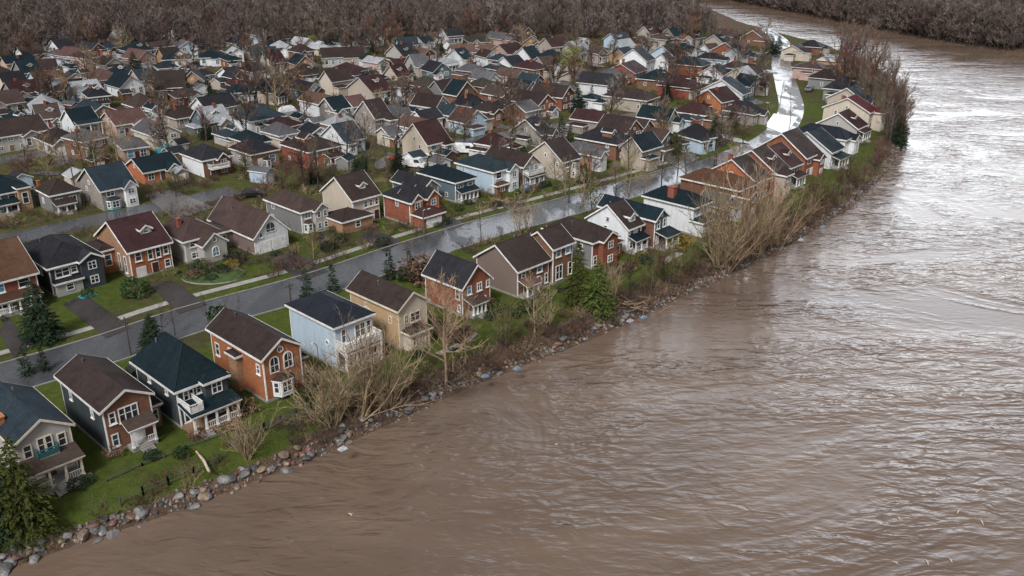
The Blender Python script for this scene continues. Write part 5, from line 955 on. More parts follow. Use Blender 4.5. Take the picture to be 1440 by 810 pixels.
for a in [('fir', 0, 60, 480, 395, 'broad dark fir in front of the charcoal house across the main street', 1.05), ('firyellow', 0, 46, 768, 640, 'big yellow green cedar by the water at the lower left corner', 1.0), ('fir', 1, -6, 745, 610, 'dark fir cut off by the lower left edge of the photo', 1.1), ('fir', 0, 218, 497, 440, 'spreading fir between the street and the steep teal roof', 1.15),
          ('spruce', 0, 38, 527, 487, 'thin young spruce behind the leftmost riverbank house', 1.0), ('spruce', 1, 62, 522, 487, 'fuller young spruce beside the street, right of its thinner twin', 1.0), ('spruce', 0, 432, 417, 377, 'young spruce at the kerb behind the pale blue house', 1.0), ('spruce', 1, 469, 411, 371, 'young spruce at the kerb, right of its twin behind the pale blue house', 1.0), ('spruce', 0, 548, 392, 350, 'young spruce at the kerb behind the tan house', 1.0), ('spruce', 1, 577, 384, 352, 'narrow young spruce among brown bushes beside the charcoal gable', .8),
          ('firyellow', 0, 812, 425, 338, 'taller of the twin cedars on the riverside lawn', .9), ('firyellow', 1, 840, 445, 362, 'bushier of the twin cedars on the riverside lawn', 1.15), ('fir', 1, 1263, 208, 165, 'dark evergreen at the foot of the right bank trees', 1.0), ('fir', 0, 1084, 76, 50, 'dark evergreen pair, nearer one beside the far end of the flooded street', 1.2), ('fir', 1, 1094, 74, 50, 'dark evergreen pair, farther one beside the far end of the flooded street', 1.2),
          ('fir', 0, 812, 158, 123, 'solid dark fir between the red brick chimney house and the white cottage', 1.1), ('fir', 1, 228, 80, 62, 'dark fir at the edge of the far woods, left', 1.2), ('fir', 0, 985, 72, 55, 'dark fir among the farthest houses', 1.0), ('column', 0, 889, 213, 183, 'column cypress in front of the long brown gable, left of two', 1.0), ('column', 0, 899, 216, 188, 'column cypress in front of the long brown gable, right of two', 1.2),
          ('lime', 0, 800, 112, 66, 'large lime green tree in first leaf among the far houses', 1.1), ('lime', 0, 442, 72, 50, 'lime green tree at the edge of the far woods', .9), ('budding', 0, 441, 364, 322, 'budding yellow tree on the lawn beside the grey hip-roofed house', 1.1), ('olivetree', 0, 832, 315, 258, 'olive green tree at the street bend behind the brown roofs', 1.0), ('olivetree', 0, 953, 243, 190, 'tall olive green tree beside the flooded street', .9), ('olivetree', 0, 1146, 290, 250, 'olive bush-like tree on the far riverside lawn', 1.3),
          ('olivetree', 0, 248, 278, 240, 'small olive tree beside the wet parking lot', .9), ('shrub', 0, 190, 416, 392, 'round clipped shrub beside the driveway of the maroon roofed house', 1.1), ('gold', 0, 956, 349, 330, 'golden shrub beside the porch of the slate blue house', 1.1), ('budding', 0, 1020, 198, 165, None, 1), ('olivetree', 0, 655, 205, 178, None, .9), ('column', 0, 607, 240, 212, None, 1.3),
          ('willow', 0, 506, 612, 486, 'largest pale willow, spreading over the bank below the pale blue house', 1.15), ('willow', 1, 548, 600, 488, 'pale willow leaning beside the sunroom of the tan house', .9), ('paletree', 0, 628, 568, 430, 'pale crooked bare tree on the bank below the red brick house', .95), ('willow', 2, 470, 622, 520, 'lower pale willow left of the largest one', 1.1), ('willow', 2, 352, 672, 598, 'pale dead shrub standing above the boulders on the left lawn', .8),
          ('willow', 0, 1008, 392, 270, 'pale willow clump, leftmost of the big stand on the bank', .9), ('willow', 1, 1034, 386, 250, 'pale willow clump, tallest of the big stand on the bank', .85), ('willow', 2, 1066, 374, 252, 'pale willow clump, right of the tallest in the bank stand', .9), ('willow', 0, 1094, 362, 275, 'pale willow clump, rightmost of the big stand on the bank', .9), ('willow', 1, 1022, 398, 318, 'low pale willow in front of the big bank stand', 1.1),
          ('slender', 0, 733, 338, 262, 'slender pale stems at the kerb behind the brown roofed row', 1.1), ('slender', 1, 740, 330, 275, 'shorter slender stems at the kerb behind the brown roofed row', 1.2), ('paletree', 1, 795, 285, 228, 'pale bare tree at the bend before the cream gable', 1.0), ('paletree', 0, 820, 290, 240, None, 1), ('paletree', 1, 884, 272, 212, 'pale leaning tree beside the flooded junction', 1.1), ('bare', 0, 866, 278, 232, None, 1), ('paletree', 0, 906, 270, 225, None, 1), ('bare', 2, 930, 262, 215, None, 1),
          ('slim', 0, 676, 340, 285, 'slim bare street tree behind the taupe gable', 1), ('slim', 1, 230, 480, 425, None, 1), ('slim', 0, 246, 470, 420, None, 1), ('slim', 1, 293, 456, 412, None, 1.1), ('slim', 0, 318, 448, 408, None, 1.1), ('slim', 1, 337, 445, 412, None, 1.2), ('shrub', 0, 307, 454, 431, None, .8),
          ('bare', 1, 515, 243, 160, 'tall bare tree standing before the white vans, left of two', .9), ('slim', 0, 558, 236, 140, 'tallest dark bare tree beside the white vans', 1.5), ('red', 0, 652, 210, 148, 'reddish bare tree before the brown hip roofs', 1.0), ('red', 1, 640, 212, 170, None, 1.2), ('red', 0, 396, 272, 225, 'purple brown bush-like tree in front of the big brick hip house', 1.4), ('red', 1, 372, 282, 248, None, 1.6), ('paletree', 1, 168, 238, 170, 'pale bare tree with orange trunk behind the stone house', 1.0), ('paletree', 0, 137, 245, 188, 'wide pale bare tree left of the orange trunked one', 1.3), ('paletree', 0, 72, 258, 190, None, .8), ('red', 0, 40, 250, 205, None, 1.3),
          ('bare', 3, 376, 158, 52, 'huge dark bare tree rising over the far left houses', 1.0), ('bare', 2, 362, 150, 75, 'dark bare tree beside the huge one', 1.0), ('paletree', 1, 390, 160, 85, None, 1.0), ('slim', 1, 615, 100, 32, 'tall lone bare tree against the far woods', 1.6), ('bare', 1, 122, 112, 60, None, 1.2), ('slim', 0, 124, 128, 75, None, 1.4), ('bare', 0, 513, 72, 38, None, 1.4),
          ('bare', 0, 1003, 240, 175, 'bare tree on the verge of the flooded street', .9), ('slim', 0, 1112, 170, 130, 'thin bare tree standing in the flooded street', 1.2), ('slim', 1, 1098, 140, 112, None, 1.3), ('bare', 1, 1045, 195, 150, None, 1.2), ('red', 0, 1030, 190, 150, None, 1.2), ('bare', 2, 1060, 140, 85, None, 1.3), ('bare', 3, 1068, 112, 70, None, 1.4), ('slim', 0, 1186, 95, 25, 'lone tall bare tree at the river bend', .9),
          ('slender', 0, 770, 478, 412, None, .9), ('paletree', 1, 752, 482, 400, 'pale bare tree on the bank left of the twin cedars', .9), ('slender', 1, 860, 440, 365, None, 1), ('red', 1, 885, 428, 362, None, .9), ('red', 0, 915, 418, 352, None, .9), ('slender', 0, 845, 448, 392, None, 1), ('olive', 0, 935, 408, 352, None, 1), ('olive', 1, 962, 398, 345, None, 1), ('olive', 0, 710, 500, 430, None, .9), ('paletree', 0, 655, 520, 430, None, .8),
          ('olive', 1, 1120, 325, 272, None, 1.2), ('red', 1, 1140, 315, 265, None, 1.1), ('olive', 0, 1160, 300, 255, None, 1.2), ('red', 0, 1185, 292, 245, None, 1.1), ('olive', 1, 1205, 272, 225, None, 1.3), ('red', 0, 1228, 250, 205, None, 1.1), *[(k, i, x, y, y - h, None, 1.1) for i, (k, x, y, h) in enumerate([('shrub', 286, 388, 12), ('shrub', 312, 384, 14), ('gold', 326, 376, 11), ('shrub', 298, 394, 10), ('fernbrown', 274, 392, 12), ('shrub', 330, 368, 16), ('shrub', 702, 440, 16), ('shrub', 720, 446, 14), ('shrub', 742, 438, 16), ('fernbrown', 690, 436, 15), ('shrub', 764, 424, 15), ('shrub', 441, 548, 16), ('shrub', 428, 562, 14), ('fernbrown', 345, 580, 16), ('fernbrown', 640, 478, 20), ('shrub', 652, 470, 15), ('fernbrown', 626, 468, 18), ('shrub', 862, 386, 14), ('fernbrown', 884, 380, 13), ('shrub', 908, 370, 12), ('shrub', 256, 640, 13), ('fernbrown', 160, 640, 12), ('shrub', 1010, 352, 14), ('shrub', 460, 352, 14), ('shrub', 478, 340, 12), ('shrub', 540, 344, 12), ('shrub', 645, 296, 9), ('shrub', 700, 290, 9)])],
          ('fernbrown', 0, 588, 388, 362, 'reddish brown bush beside the steep charcoal gable', 1.2), ('fernbrown', 0, 600, 394, 370, None, 1.3), ('shrub', 1, 575, 392, 372, None, 1.2)]:
    tree_px(a[0], a[1], a[2], a[3], a[4], a[5], a[6] if len(a) > 6 else 1.0)
rd = random.Random(3)
for i in range(30):                                     # the tall row of bare trees on the right bank
    t = i / 29; bx = 1180 + 92 * t + rd.uniform(-14, 14); by = 118 + 92 * t + rd.uniform(-10, 10); ty = by - rd.uniform(72, 108) * (1.05 - .3 * t)
    p = at(bx, by)
    if inland(np.array([[p.x, p.y]]))[0] < 1.0: bx -= 16
    tree_px(('bare', 'slim', 'bare', 'red')[i % 4], i, bx, by, ty, f"bare tree in the tall right bank row, {nth(i + 1)} from its far end", .85)
def free_spot(p, m=1.2):
    for H in HOUSES:
        if (H['loc'] - p).length < 30:
            c, s = math.cos(H['yaw']), math.sin(H['yaw']); dx, dy = p.x - H['loc'].x, p.y - H['loc'].y; x, y = c * dx + s * dy, -s * dx + c * dy
            if -m < x < H['w'] + m and -m - 1 < y < H['d'] + m: return False
    return True
def road_clear(p, m=5.5):
    for path in (MAIN, MAIN2, SECOND, SECOND2, THIRD, FOURTH):
        if abs(signed(np.array([[p.x, p.y]]), np.array(path, dtype=float))[0]) < m: return False
    return True
cnt = 0; tries = 0
while cnt < 255 and tries < 8000:                        # trees between the houses
    tries += 1; bx = rd.uniform(0, 1100); by = 58 + 210 * rd.random() ** 1.7; p = at(bx, by)
    if inland(np.array([[p.x, p.y]]))[0] < 14 or not free_spot(p) or not road_clear(p): continue
    k = rd.choice(['bare', 'bare', 'slim', 'red', 'paletree', 'bare', 'fir', 'fir', 'red', 'spruce', 'shrub', 'shrub', 'olivetree', 'bare', 'bare', 'bare']); h = {'fir': rd.uniform(4, 7), 'spruce': rd.uniform(3, 5), 'shrub': rd.uniform(1.2, 2), 'olivetree': rd.uniform(3, 5)}.get(k, rd.uniform(6, 12.5) if p.y > 190 else rd.uniform(5, 10)); k = 'broad' if k == 'bare' and p.y > 190 else k
    plant(k, cnt, p, h, auto_label(ADJ[k], p), rd.uniform(.9, 1.3)); cnt += 1
for H in HOUSES:                                        # shrubs along the fronts of the nearer houses
    if H['lvl'] < 2: continue
    r2 = random.Random(H['rs'])
    for k in range(r2.choice([1, 2, 3])):
        x = r2.uniform(-.2, H['w']); p = to_world(H, x, -r2.uniform(2.3, 3.6)); kd = r2.choice(['shrub', 'shrub', 'fernbrown', 'gold' if r2.random() < .2 else 'shrub'])
        if road_clear(p, 5): plant(kd, r2.randint(0, 1), p, r2.uniform(.6, 1.2), auto_label(ADJ[kd], p), r2.uniform(.8, 1.3))

SHEDS = []
tries = 0; r4 = random.Random(77)
while len(SHEDS) < 46 and tries < 3000:                   # sheds and small garages in the back gardens
    tries += 1; p = at(r4.uniform(0, 1050), 62 + 200 * r4.random() ** 1.3)
    if inland(np.array([[p.x, p.y]]))[0] < 16 or not free_spot(p, 2.6) or not road_clear(p, 6.5) or any((p - q).length < 6 for q in SHEDS): continue
    SHEDS.append(p); ws, ds, hs_ = r4.uniform(2.2, 3.6), r4.uniform(2.6, 4.2), r4.uniform(1.9, 2.4); wl_ = r4.choice(['white', 'beige', 'grey', 'palegrey', 'wood', 'teal', 'cream', 'paleblue']); rf_ = r4.choice(['grey', 'charcoal', 'brown', 'teal', 'pale', 'slate'])
    lab = auto_label(f"small {WALL[wl_][2]} shed", p).replace('from left ', ''); o = thing('garden_shed', lab, 'shed', p, R(46 + r4.choice([0, 0, 90, 20])), 'sheds in the back gardens'); kd = r4.choice('FS')
    add_walls(o, kd, 0, ws, 0, ds, hs_, .5, wl_, wl_); add_roof(o, kd, 0, ws, 0, ds, hs_, .5, 'roof_' + rf_, .25, 0); m = MB(); m.box(ws * .25, -.05, 0, ws * .75, -.004, hs_ * .82); m.build('door', [r4.choice(['trim', 'plank', 'trim_dark'])], o)
i = 0
for _ in range(400):
    p = at(r4.uniform(20, 1060), 70 + 190 * r4.random() ** 1.2)
    if i >= 34 or not free_spot(p, 1.4) or not road_clear(p, 5): continue
    a0 = r4.uniform(0, 6.28); L_ = r4.uniform(2.5, 6); W_ = r4.uniform(1.2, 2.4); m = MB(); m.face([(p.x + math.cos(a0) * L_ * math.cos(g) * (1 + .2 * math.sin(3 * g)) - math.sin(a0) * W_ * math.sin(g), p.y + math.sin(a0) * L_ * math.cos(g) * (1 + .2 * math.sin(3 * g)) + math.cos(a0) * W_ * math.sin(g), .1 + .003 * i) for g in [k * .349 for k in range(18)]]); structure(m.build('flood_puddle', ['flood'])); i += 1
# ------------------------------------------------------------------ woods and undergrowth (uncounted masses)
def library(name, pairs):
    c = bpy.data.collections.new(name)
    for i, (mesh) in enumerate(pairs): o = bpy.data.objects.new(f'{name}_{i:02d}', mesh); c.objects.link(o)
    return c
def scatter(name, pts, rots, scl, coll, nvar, label=None):
    me = bpy.data.meshes.new(name); me.from_pydata([tuple(p) for p in pts], [], [])
    for nm, ty, arr in (('turn', 'FLOAT_VECTOR', rots), ('size', 'FLOAT_VECTOR', scl)):
        a = me.attributes.new(nm, ty, 'POINT'); a.data.foreach_set('vector', np.asarray(arr, dtype=np.float32).ravel())
    a = me.attributes.new('pick', 'INT', 'POINT'); a.data.foreach_set('value', rng.integers(0, nvar, len(pts)).astype(np.int32))
    o = link(name, me); g = bpy.data.node_groups.new(name, 'GeometryNodeTree')
    g.interface.new_socket('Geometry', in_out='INPUT', socket_type='NodeSocketGeometry'); g.interface.new_socket('Geometry', in_out='OUTPUT', socket_type='NodeSocketGeometry')
    gi = g.nodes.new('NodeGroupInput'); go = g.nodes.new('NodeGroupOutput'); ip = g.nodes.new('GeometryNodeInstanceOnPoints'); ci = g.nodes.new('GeometryNodeCollectionInfo')
    ci.inputs['Collection'].default_value = coll; ci.inputs['Separate Children'].default_value = True; ci.inputs['Reset Children'].default_value = True
    def na(nm, ty): n = g.nodes.new('GeometryNodeInputNamedAttribute'); n.data_type = ty; n.inputs['Name'].default_value = nm; return n.outputs[0]
    ip.inputs['Pick Instance'].default_value = True
    g.links.new(gi.outputs[0], ip.inputs['Points']); g.links.new(ci.outputs[0], ip.inputs['Instance']); g.links.new(na('pick', 'INT'), ip.inputs['Instance Index']); g.links.new(na('turn', 'FLOAT_VECTOR'), ip.inputs['Rotation']); g.links.new(na('size', 'FLOAT_VECTOR'), ip.inputs['Scale']); g.links.new(ip.outputs[0], go.inputs[0])
    md = o.modifiers.new('scatter', 'NODES'); md.node_group = g; o['kind'] = 'stuff'
    if label: o['label'] = label
    return o
woods = []
for i in range(7):
    tr, cr = bare_tree(200 + i, 10, (.3, .24, .36, .28, .33, .22, .3)[i], 13, 4, 6, .015, .065, .1, 0)
    m = MB(); m.v = tr.v + cr.v; k = len(tr.v); m.f = tr.f + [tuple(a + k for a in f) for f in cr.f]; m.m = [0] * len(tr.f) + [1] * len(cr.f)
    woods.append(m.mesh(f'wood_tree_{i}', ['bark', ('forest_twig', 'forest_twig', 'twig_dark', 'forest_twig', 'forest_twig', 'twig', 'forest_twig')[i]]))
lib = library('wood_library', woods)
def upright(n, smin, smax, lean=.05):
    s = rng.uniform(smin, smax, n); k = rng.uniform(.85, 1.2, n)
    return np.column_stack([rng.normal(0, lean, n), rng.normal(0, lean, n), rng.uniform(0, 6.283, n)]), np.column_stack([s * k, s * k, s])
q = np.column_stack([rng.uniform(-360, 150, 20000), rng.uniform(230, 640, 20000)])
e = np.interp(q[:, 0], [-400, -190, -140, -100, -60, -35, 0, 54, 100], [235, 330, 338, 340, 372, 395, 390, 384, 398]); ti = inland(q)
hx = np.array([[H['loc'].x, H['loc'].y] for H in HOUSES if H['loc'].y > 280])
dn = np.min(np.hypot(q[:, None, 0] - hx[None, :, 0], q[:, None, 1] - hx[None, :, 1] - 3), axis=1)
keep = (q[:, 1] > e + rng.normal(0, 9, len(q))) & (ti > np.where(q[:, 1] > 372, 34, 3)) & (dn > 6); q = q[keep][:9500]
r_, s_ = upright(len(q), .65, 1.5); scatter('far_woods', [(x, y, 0) for x, y in q], r_, s_, lib, 7, 'dense leafless brown woods behind the neighbourhood')
q = np.column_stack([rng.uniform(105, 480, 14000), rng.uniform(230, 680, 14000)]); tf = inland_far(q); keep = (tf > 1.5) & ((tf < 14) | (rng.random(len(q)) < .75)); q = q[keep][:6500]; ex_ = rng.uniform(0, 1, 1500); k_ = rng.integers(0, 4, 1500); a_ = far[2:6][k_]; b_ = far[3:7][k_]; d_ = b_ - a_; n_ = np.column_stack([-d_[:, 1], d_[:, 0]]) / np.hypot(*d_.T)[:, None]; q = np.vstack([q, a_ + d_ * ex_[:, None] + n_ * rng.uniform(-.3, 9, 1500)[:, None]])
r_, s_ = upright(len(q), .8, 1.4); scatter('opposite_bank_woods', [(x, y, ground_z(x, y) if f < 9 else 0) for (x, y), f in zip(q, inland_far(q))], r_, s_, lib, 7, 'leafless brown woods on the opposite bank of the river')
bl = []
for i in range(5):
    tr, cr = many_stem(230 + i, 1.8, 11, 1.1, 6, 4, .028, .014, 1, -.05); m = MB(); m.v = tr.v + cr.v; k = len(tr.v); m.f = tr.f + [tuple(a + k for a in f) for f in cr.f]; m.m = [0] * len(tr.f) + [1] * len(cr.f)
    bl.append(m.mesh(f'brush_{i}', [('bark', 'bark_pale', 'bark', 'bark', 'bark')[i], ('twig_dark', 'twig_pale', 'twig_red', 'twig_red', 'twig_dark')[i]]))
blib = library('brush_library', bl)
seg = np.diff(bank, axis=0); L = np.hypot(*seg.T); near = [i for i in range(len(L)) if 30 < bank[i + 1][1] < 330]
pts = []
for i in near:
    n = int(L[i] * ((4.2 if bank[i][1] < 150 else 1.5) if bank[i][0] > -22 else 1.1)); d = seg[i] / L[i]; nn = np.array([-d[1], d[0]])
    for _ in range(n):
        off = abs(rng.normal(1.9, 1.3)) + .8; v = bank[i] + seg[i] * rng.random() + nn * off
        gate = math.sin(v[0] * .21 + 1.3) + math.sin(v[1] * .13); 
        if bank[i][0] < -22 and gate < .1: continue
        pts.append((v[0], v[1], ground_z(*v) - .05))
r_, s_ = upright(len(pts), .45, 1.15, .15); scatter('bank_undergrowth', pts, r_, s_, blib, 5, 'tangled brown undergrowth along the water edge')
pts = []
for i in range(4200):
    p = at(rd.uniform(0, 1100), 60 + 330 * rd.random() ** 1.5)
    if free_spot(p, .6) and road_clear(p, 5) and inland(np.array([[p.x, p.y]]))[0] > 18: pts.append((p.x, p.y, 0))
r_, s_ = upright(len(pts), .5, 1.3, .1); scatter('garden_undergrowth', pts, r_, s_, blib, 5, 'low brown undergrowth between the gardens')

# ------------------------------------------------------------------ boulders at the waterline
def boulder(seed):
    import bmesh
    bm = bmesh.new(); bmesh.ops.create_icosphere(bm, subdivisions=2, radius=.5); r = random.Random(seed); planes = [(rv(r).normalized(), r.uniform(.28, .42)) for _ in range(8)]
    for v in bm.verts:
        for n, d in planes:
            k = v.co.dot(n) - d
            if k > 0: v.co -= n * k
        v.co *= 1 + .04 * r.gauss(0, 1); v.co.z *= .75
    me = bpy.data.meshes.new('boulder'); bm.to_mesh(me); bm.free(); return me
RK = {}
for j, mt in enumerate(('rock_grey', 'rock_tan', 'rock_pale', 'rock_red', 'rock_dark')):
    for i in range(3): m_ = boulder(300 + i + 10 * j); m_.materials.append(MATS[mt]); RK[(mt, i)] = m_
WORD = dict(rock_grey='grey angular boulder', rock_tan='tan angular boulder', rock_pale='pale bluish boulder', rock_red='reddish boulder', rock_dark='dark wet boulder')
cum = np.concatenate([[0], np.cumsum(L)]); i0, i1 = near[0], near[-1] + 1
kept = 0
for k in range(298):
    s = cum[3] - 1 + (cum[i1] - cum[3] - 2) * (rd.random() ** 2.0); i = int(np.searchsorted(cum, s) - 1); d = seg[i] / L[i]; nn = np.array([-d[1], d[0]]); off = rd.gauss(.75, .5)
    v = bank[i] + d * (s - cum[i]) + nn * off; mt = rd.choice(['rock_grey', 'rock_grey', 'rock_grey', 'rock_tan', 'rock_tan', 'rock_dark', 'rock_dark', 'rock_dark', 'rock_grey', 'rock_grey', 'rock_red', 'rock_grey'])
    sz = rd.uniform(.45, 1.1) * (1.2 if v[0] < -20 else 1.0)
    o = thing('boulder', f"{WORD[mt]} in the loose stone edging along the water", 'boulder', (v[0], v[1], max(ground_z(*v), WZ - .15) + sz * .12), rd.uniform(0, 6.28), 'boulders along the waterline', RK[(mt, k % 3)])
    o.scale = (sz * rd.uniform(.8, 1.3), sz * rd.uniform(.7, 1.1), sz * rd.uniform(.7, 1.0)); o.rotation_euler.x = rd.uniform(-.3, .3)
small = [RK[(m, i)] for m in ('rock_grey', 'rock_tan', 'rock_dark', 'rock_red', 'rock_grey') for i in (0, 1)]
rl = library('rubble_library', small); pts = []
for i in near:
    d = seg[i] / L[i]; nn = np.array([-d[1], d[0]])
    for _ in range(int(L[i] * 10)): v = bank[i] + seg[i] * rng.random() + nn * rng.normal(.7, .5); pts.append((v[0], v[1], max(ground_z(*v), WZ - .05) + .03))
s3 = rng.uniform(.18, .62, len(pts)); scatter('bank_rubble', pts, rng.uniform(0, 6.28, (len(pts), 3)), np.column_stack([s3, s3 * .8, s3 * .7]), rl, len(small), 'small broken stone and flotsam between the boulders')

# ------------------------------------------------------------------ poles, fences, cars and small things
def utility_pole(bx, by, ty, label, wood=True, arm=True):
    p = at(bx, by); h = height_at(bx, by, ty); o = thing('utility_pole' if wood else 'lamp_post', label, 'pole', (p.x, p.y, 0), R(46), 'poles along the streets'); m = MB(); m.tube([(0, 0, -.3), (0, 0, h)], [.13, .09], 7); m.build('shaft', ['pole_wood' if wood else 'metal'], o)
    if wood and arm: m = MB(); m.box(-.7, -.05, h - .5, .7, .05, h - .38); m.build('crossarm', ['pole_wood'], o); m = MB(); m.tube([(0.2, .05, h - 1.1), (.2, .05, h - .6)], [.14, .14], 7); m.build('transformer', ['metal'], o)
    if not wood: m = MB(); m.tube([(0, 0, h - .1), (.3, -.1, h + .12), (.9, -.2, h + .1)], [.05, .045, .04], 5); m.build('arm', ['metal'], o); m = MB(); m.box(.75, -.32, h + .02, 1.3, -.12, h + .14); m.build('lamp_head', ['lamp_head'], o)
for a in [(184, 499, 446, 'dark wooden pole at the kerb behind the steep teal roof', True), (597, 354, 296, 'tall dark lamp post at the kerb behind the charcoal gable', False), (409, 426, 398, 'short dark pole at the kerb behind the orange brick house', True), (574, 392, 346, 'thin dark pole among the young spruces', True), (800, 285, 215, 'tall thin pole at the street bend', True), (1124, 214, 190, 'lamp post beside the flooded street', False), (1007, 232, 216, 'short pole standing by the flooded junction', True), (106, 268, 222, 'pale leaning pole in the back gardens at left', True), (824, 208, 182, 'thin pole before the red brick chimney house', True), (690, 238, 190, 'thin pole behind the pale blue house', True)]:
    utility_pole(*a)
p = at(449, 519); o = thing('garden_lamp', 'tan curved garden lamp beside the pale blue house', 'lamp', (p.x, p.y, 0), R(0)); m = MB(); m.tube([(0, 0, -.2), (0, 0, 2.9), (-.1, -.1, 3.3), (-.4, -.2, 3.45)], [.06, .055, .05, .05], 6); m.build('post', ['rock_tan'], o); m = MB(); m.box(-.7, -.3, 3.36, -.35, -.1, 3.5); m.build('lamp_head', ['lamp_head'], o)
def fence(path, hgt, label, gap=1.7, panel=True, mat='trim_dark'):
    P_ = [at(*q) for q in path]; o = thing('garden_fence', label, 'fence', P_[0]); base = P_[0]; rails = MB()
    for a, b in zip(P_, P_[1:]):
        n = max(1, int((b - a).length / gap))
        for k in range(n + 1):
            v = a.lerp(b, k / n); z = ground_z(v.x, v.y); q = v - base; m = MB(); m.box(q.x - .07, q.y - .07, z - .3, q.x + .07, q.y + .07, z + hgt); m.build('post', [mat], o)
            if k < n:
                v2 = a.lerp(b, (k + 1) / n); z2 = ground_z(v2.x, v2.y); q2 = v2 - base
                for zz in ((.2, .55, hgt - .1) if panel else (.45, hgt - .1)): rails.tube([(q.x, q.y, z + zz), (q2.x, q2.y, z2 + zz)], [.035, .035], 4)
                if panel:
                    for j in range(6): s = q.lerp(q2, (j + .5) / 6); rails.box(s.x - .05, s.y - .015, z + .08, s.x + .05, s.y + .015, z + hgt - .02)
    rails.build('rails', [mat], o)
fence([(168, 700), (200, 687), (236, 674), (272, 660), (306, 645)], .95, 'low dark post and wire fence above the boulders at left', 1.5, False)
fence([(322, 626), (372, 604), (438, 576), (486, 556)], .1 + 1, 'dark picket fence along the lawn below the orange brick house')
fence([(150, 676), (200, 654), (262, 630), (312, 612)], .35, 'low dark edging fence across the left lawn', 2.2, False)
fence([(1000, 352), (1060, 318)], .9, 'dark picket fence behind the pale willows'); fence([(1168, 268), (1215, 240)], .8, 'dark rail fence on the far riverside lawn', 2.0, False)
p0, p1 = at(276, 636), at(294, 664); o = thing('driftwood_log', 'long pale driftwood log lying on the left lawn', 'log', ((p0 + p1) / 2)); m = MB(); c = (p0 + p1) / 2; m.tube([p0 - c + Vector((0, 0, .12)), Vector((.12, .05, .14)), p1 - c + Vector((0, 0, .1))], [.07, .15, .12], 7); m.build('trunk', ['drywood'], o)
for i, (x, y, dx, dy) in enumerate([(1372, 693, 9, -5), (1262, 726, 3, 5), (1346, 722, 4, -5), (1378, 730, 5, 8), (1300, 786, 6, 8), (1334, 784, 5, 7), (1256, 790, 7, 3), (968, 785, 5, 2), (1392, 600, 8, 2), (1280, 658, 5, 1), (490, 722, 5, 3), (780, 625, 4, 1)]):
    a, b = at(x, y, WZ), at(x + dx, y + dy, WZ); c = (a + b) / 2; spot = ('longest, far right', 'short, left of the long one', 'bent, below the long one', 'lowest of the right cluster', 'near the lower right edge', 'right of its twin near the lower edge', 'near the bottom edge', 'alone at bottom centre', 'highest on the right', 'alone above the right cluster', 'alone near the left bank', 'alone in mid river')[i]
    o = thing('floating_branch', f'pale floating branch on the brown river, {spot}', 'branch', (c.x, c.y, WZ), 0, 'driftwood on the river'); m = MB(); m.tube([a - c, Vector((0, .05, .06)), b - c], [.04, .07, .03], 5); m.spike((0, 0, .04), (b - c) * .7 + Vector((.25, .2, .15)), .04); m.build('stick', ['drywood'], o)
def car(px, py, yaw, paint, label, van=False):
    p = at(px, py); o = thing('parked_van' if van else 'parked_car', label, 'van' if van else 'car', (p.x, p.y, .06), yaw, 'parked vehicles'); W = .88
    prof = [(-2.15, .35), (-2.2, .85), (-1.75, .95), (-1.25, 1.45), (.75, 1.5), (1.35, .98), (2.1, .86), (2.2, .4)] if not van else [(-2.6, .4), (-2.6, 2.0), (-2.4, 2.15), (1.3, 2.15), (1.95, 1.25), (2.5, 1.1), (2.6, .45)]
    m = MB()
    f = lambda x, z, s: (x, s * (W if z < 1.0 or van else W * .84), z)
    m.face([f(x, z, -1) for x, z in prof]); m.face([f(x, z, 1) for x, z in prof][::-1])
    for a, b in zip(prof, prof[1:] + prof[:1]): m.face([f(*a, -1), f(*a, 1), f(*b, 1), f(*b, -1)])
    m.build('body', [paint], o); m = MB()
    if not van:
        for s in (-1, 1): m.face([(-1.3, s * (W * .85 + .035), 1.02), (1.05, s * (W * .85 + .035), 1.02), (.62, s * (W * .84 + .01), 1.42), (-1.1, s * (W * .84 + .01), 1.4)])
        m.face([(.84, -W * .78, 1.44), (.84, W * .78, 1.44), (1.34, W * .8, 1.02), (1.34, -W * .8, 1.02)]); m.face([(-1.34, -W * .78, 1.4), (-1.34, W * .78, 1.4), (-1.76, W * .8, 1.0), (-1.76, -W * .8, 1.0)])
    else:
        for s in (-1, 1): m.face([(.3, s * (W + .012), 1.3), (1.7, s * (W + .012), 1.3), (1.25, s * (W + .012), 1.95), (.3, s * (W + .012), 1.95)])
        m.face([(1.36, -W * .9, 2.08), (1.36, W * .9, 2.08), (1.96, W * .9, 1.3), (1.96, -W * .9, 1.3)])
    m.build('windows', ['glass'], o)
    for sx in (-1.35, 1.35):
        for s in (-1, 1): m = MB(); m.tube([(sx, s * (W - .2), .33), (sx, s * (W + .03), .33)], [.33, .33], 12); wh = m.build('wheel', ['rubber'], o); m = MB(); m.tube([(sx, s * (W + .031), .33), (sx, s * (W + .045), .33)], [.19, .19], 10); m.build('rim', ['metal'], wh)
    for s in (-.55, .55): m = MB(); x = prof[-1][0]; m.box(x - .06, s - .16, .6, x + .03, s + .16, .75); m.build('headlight', ['lamp_head'], o)
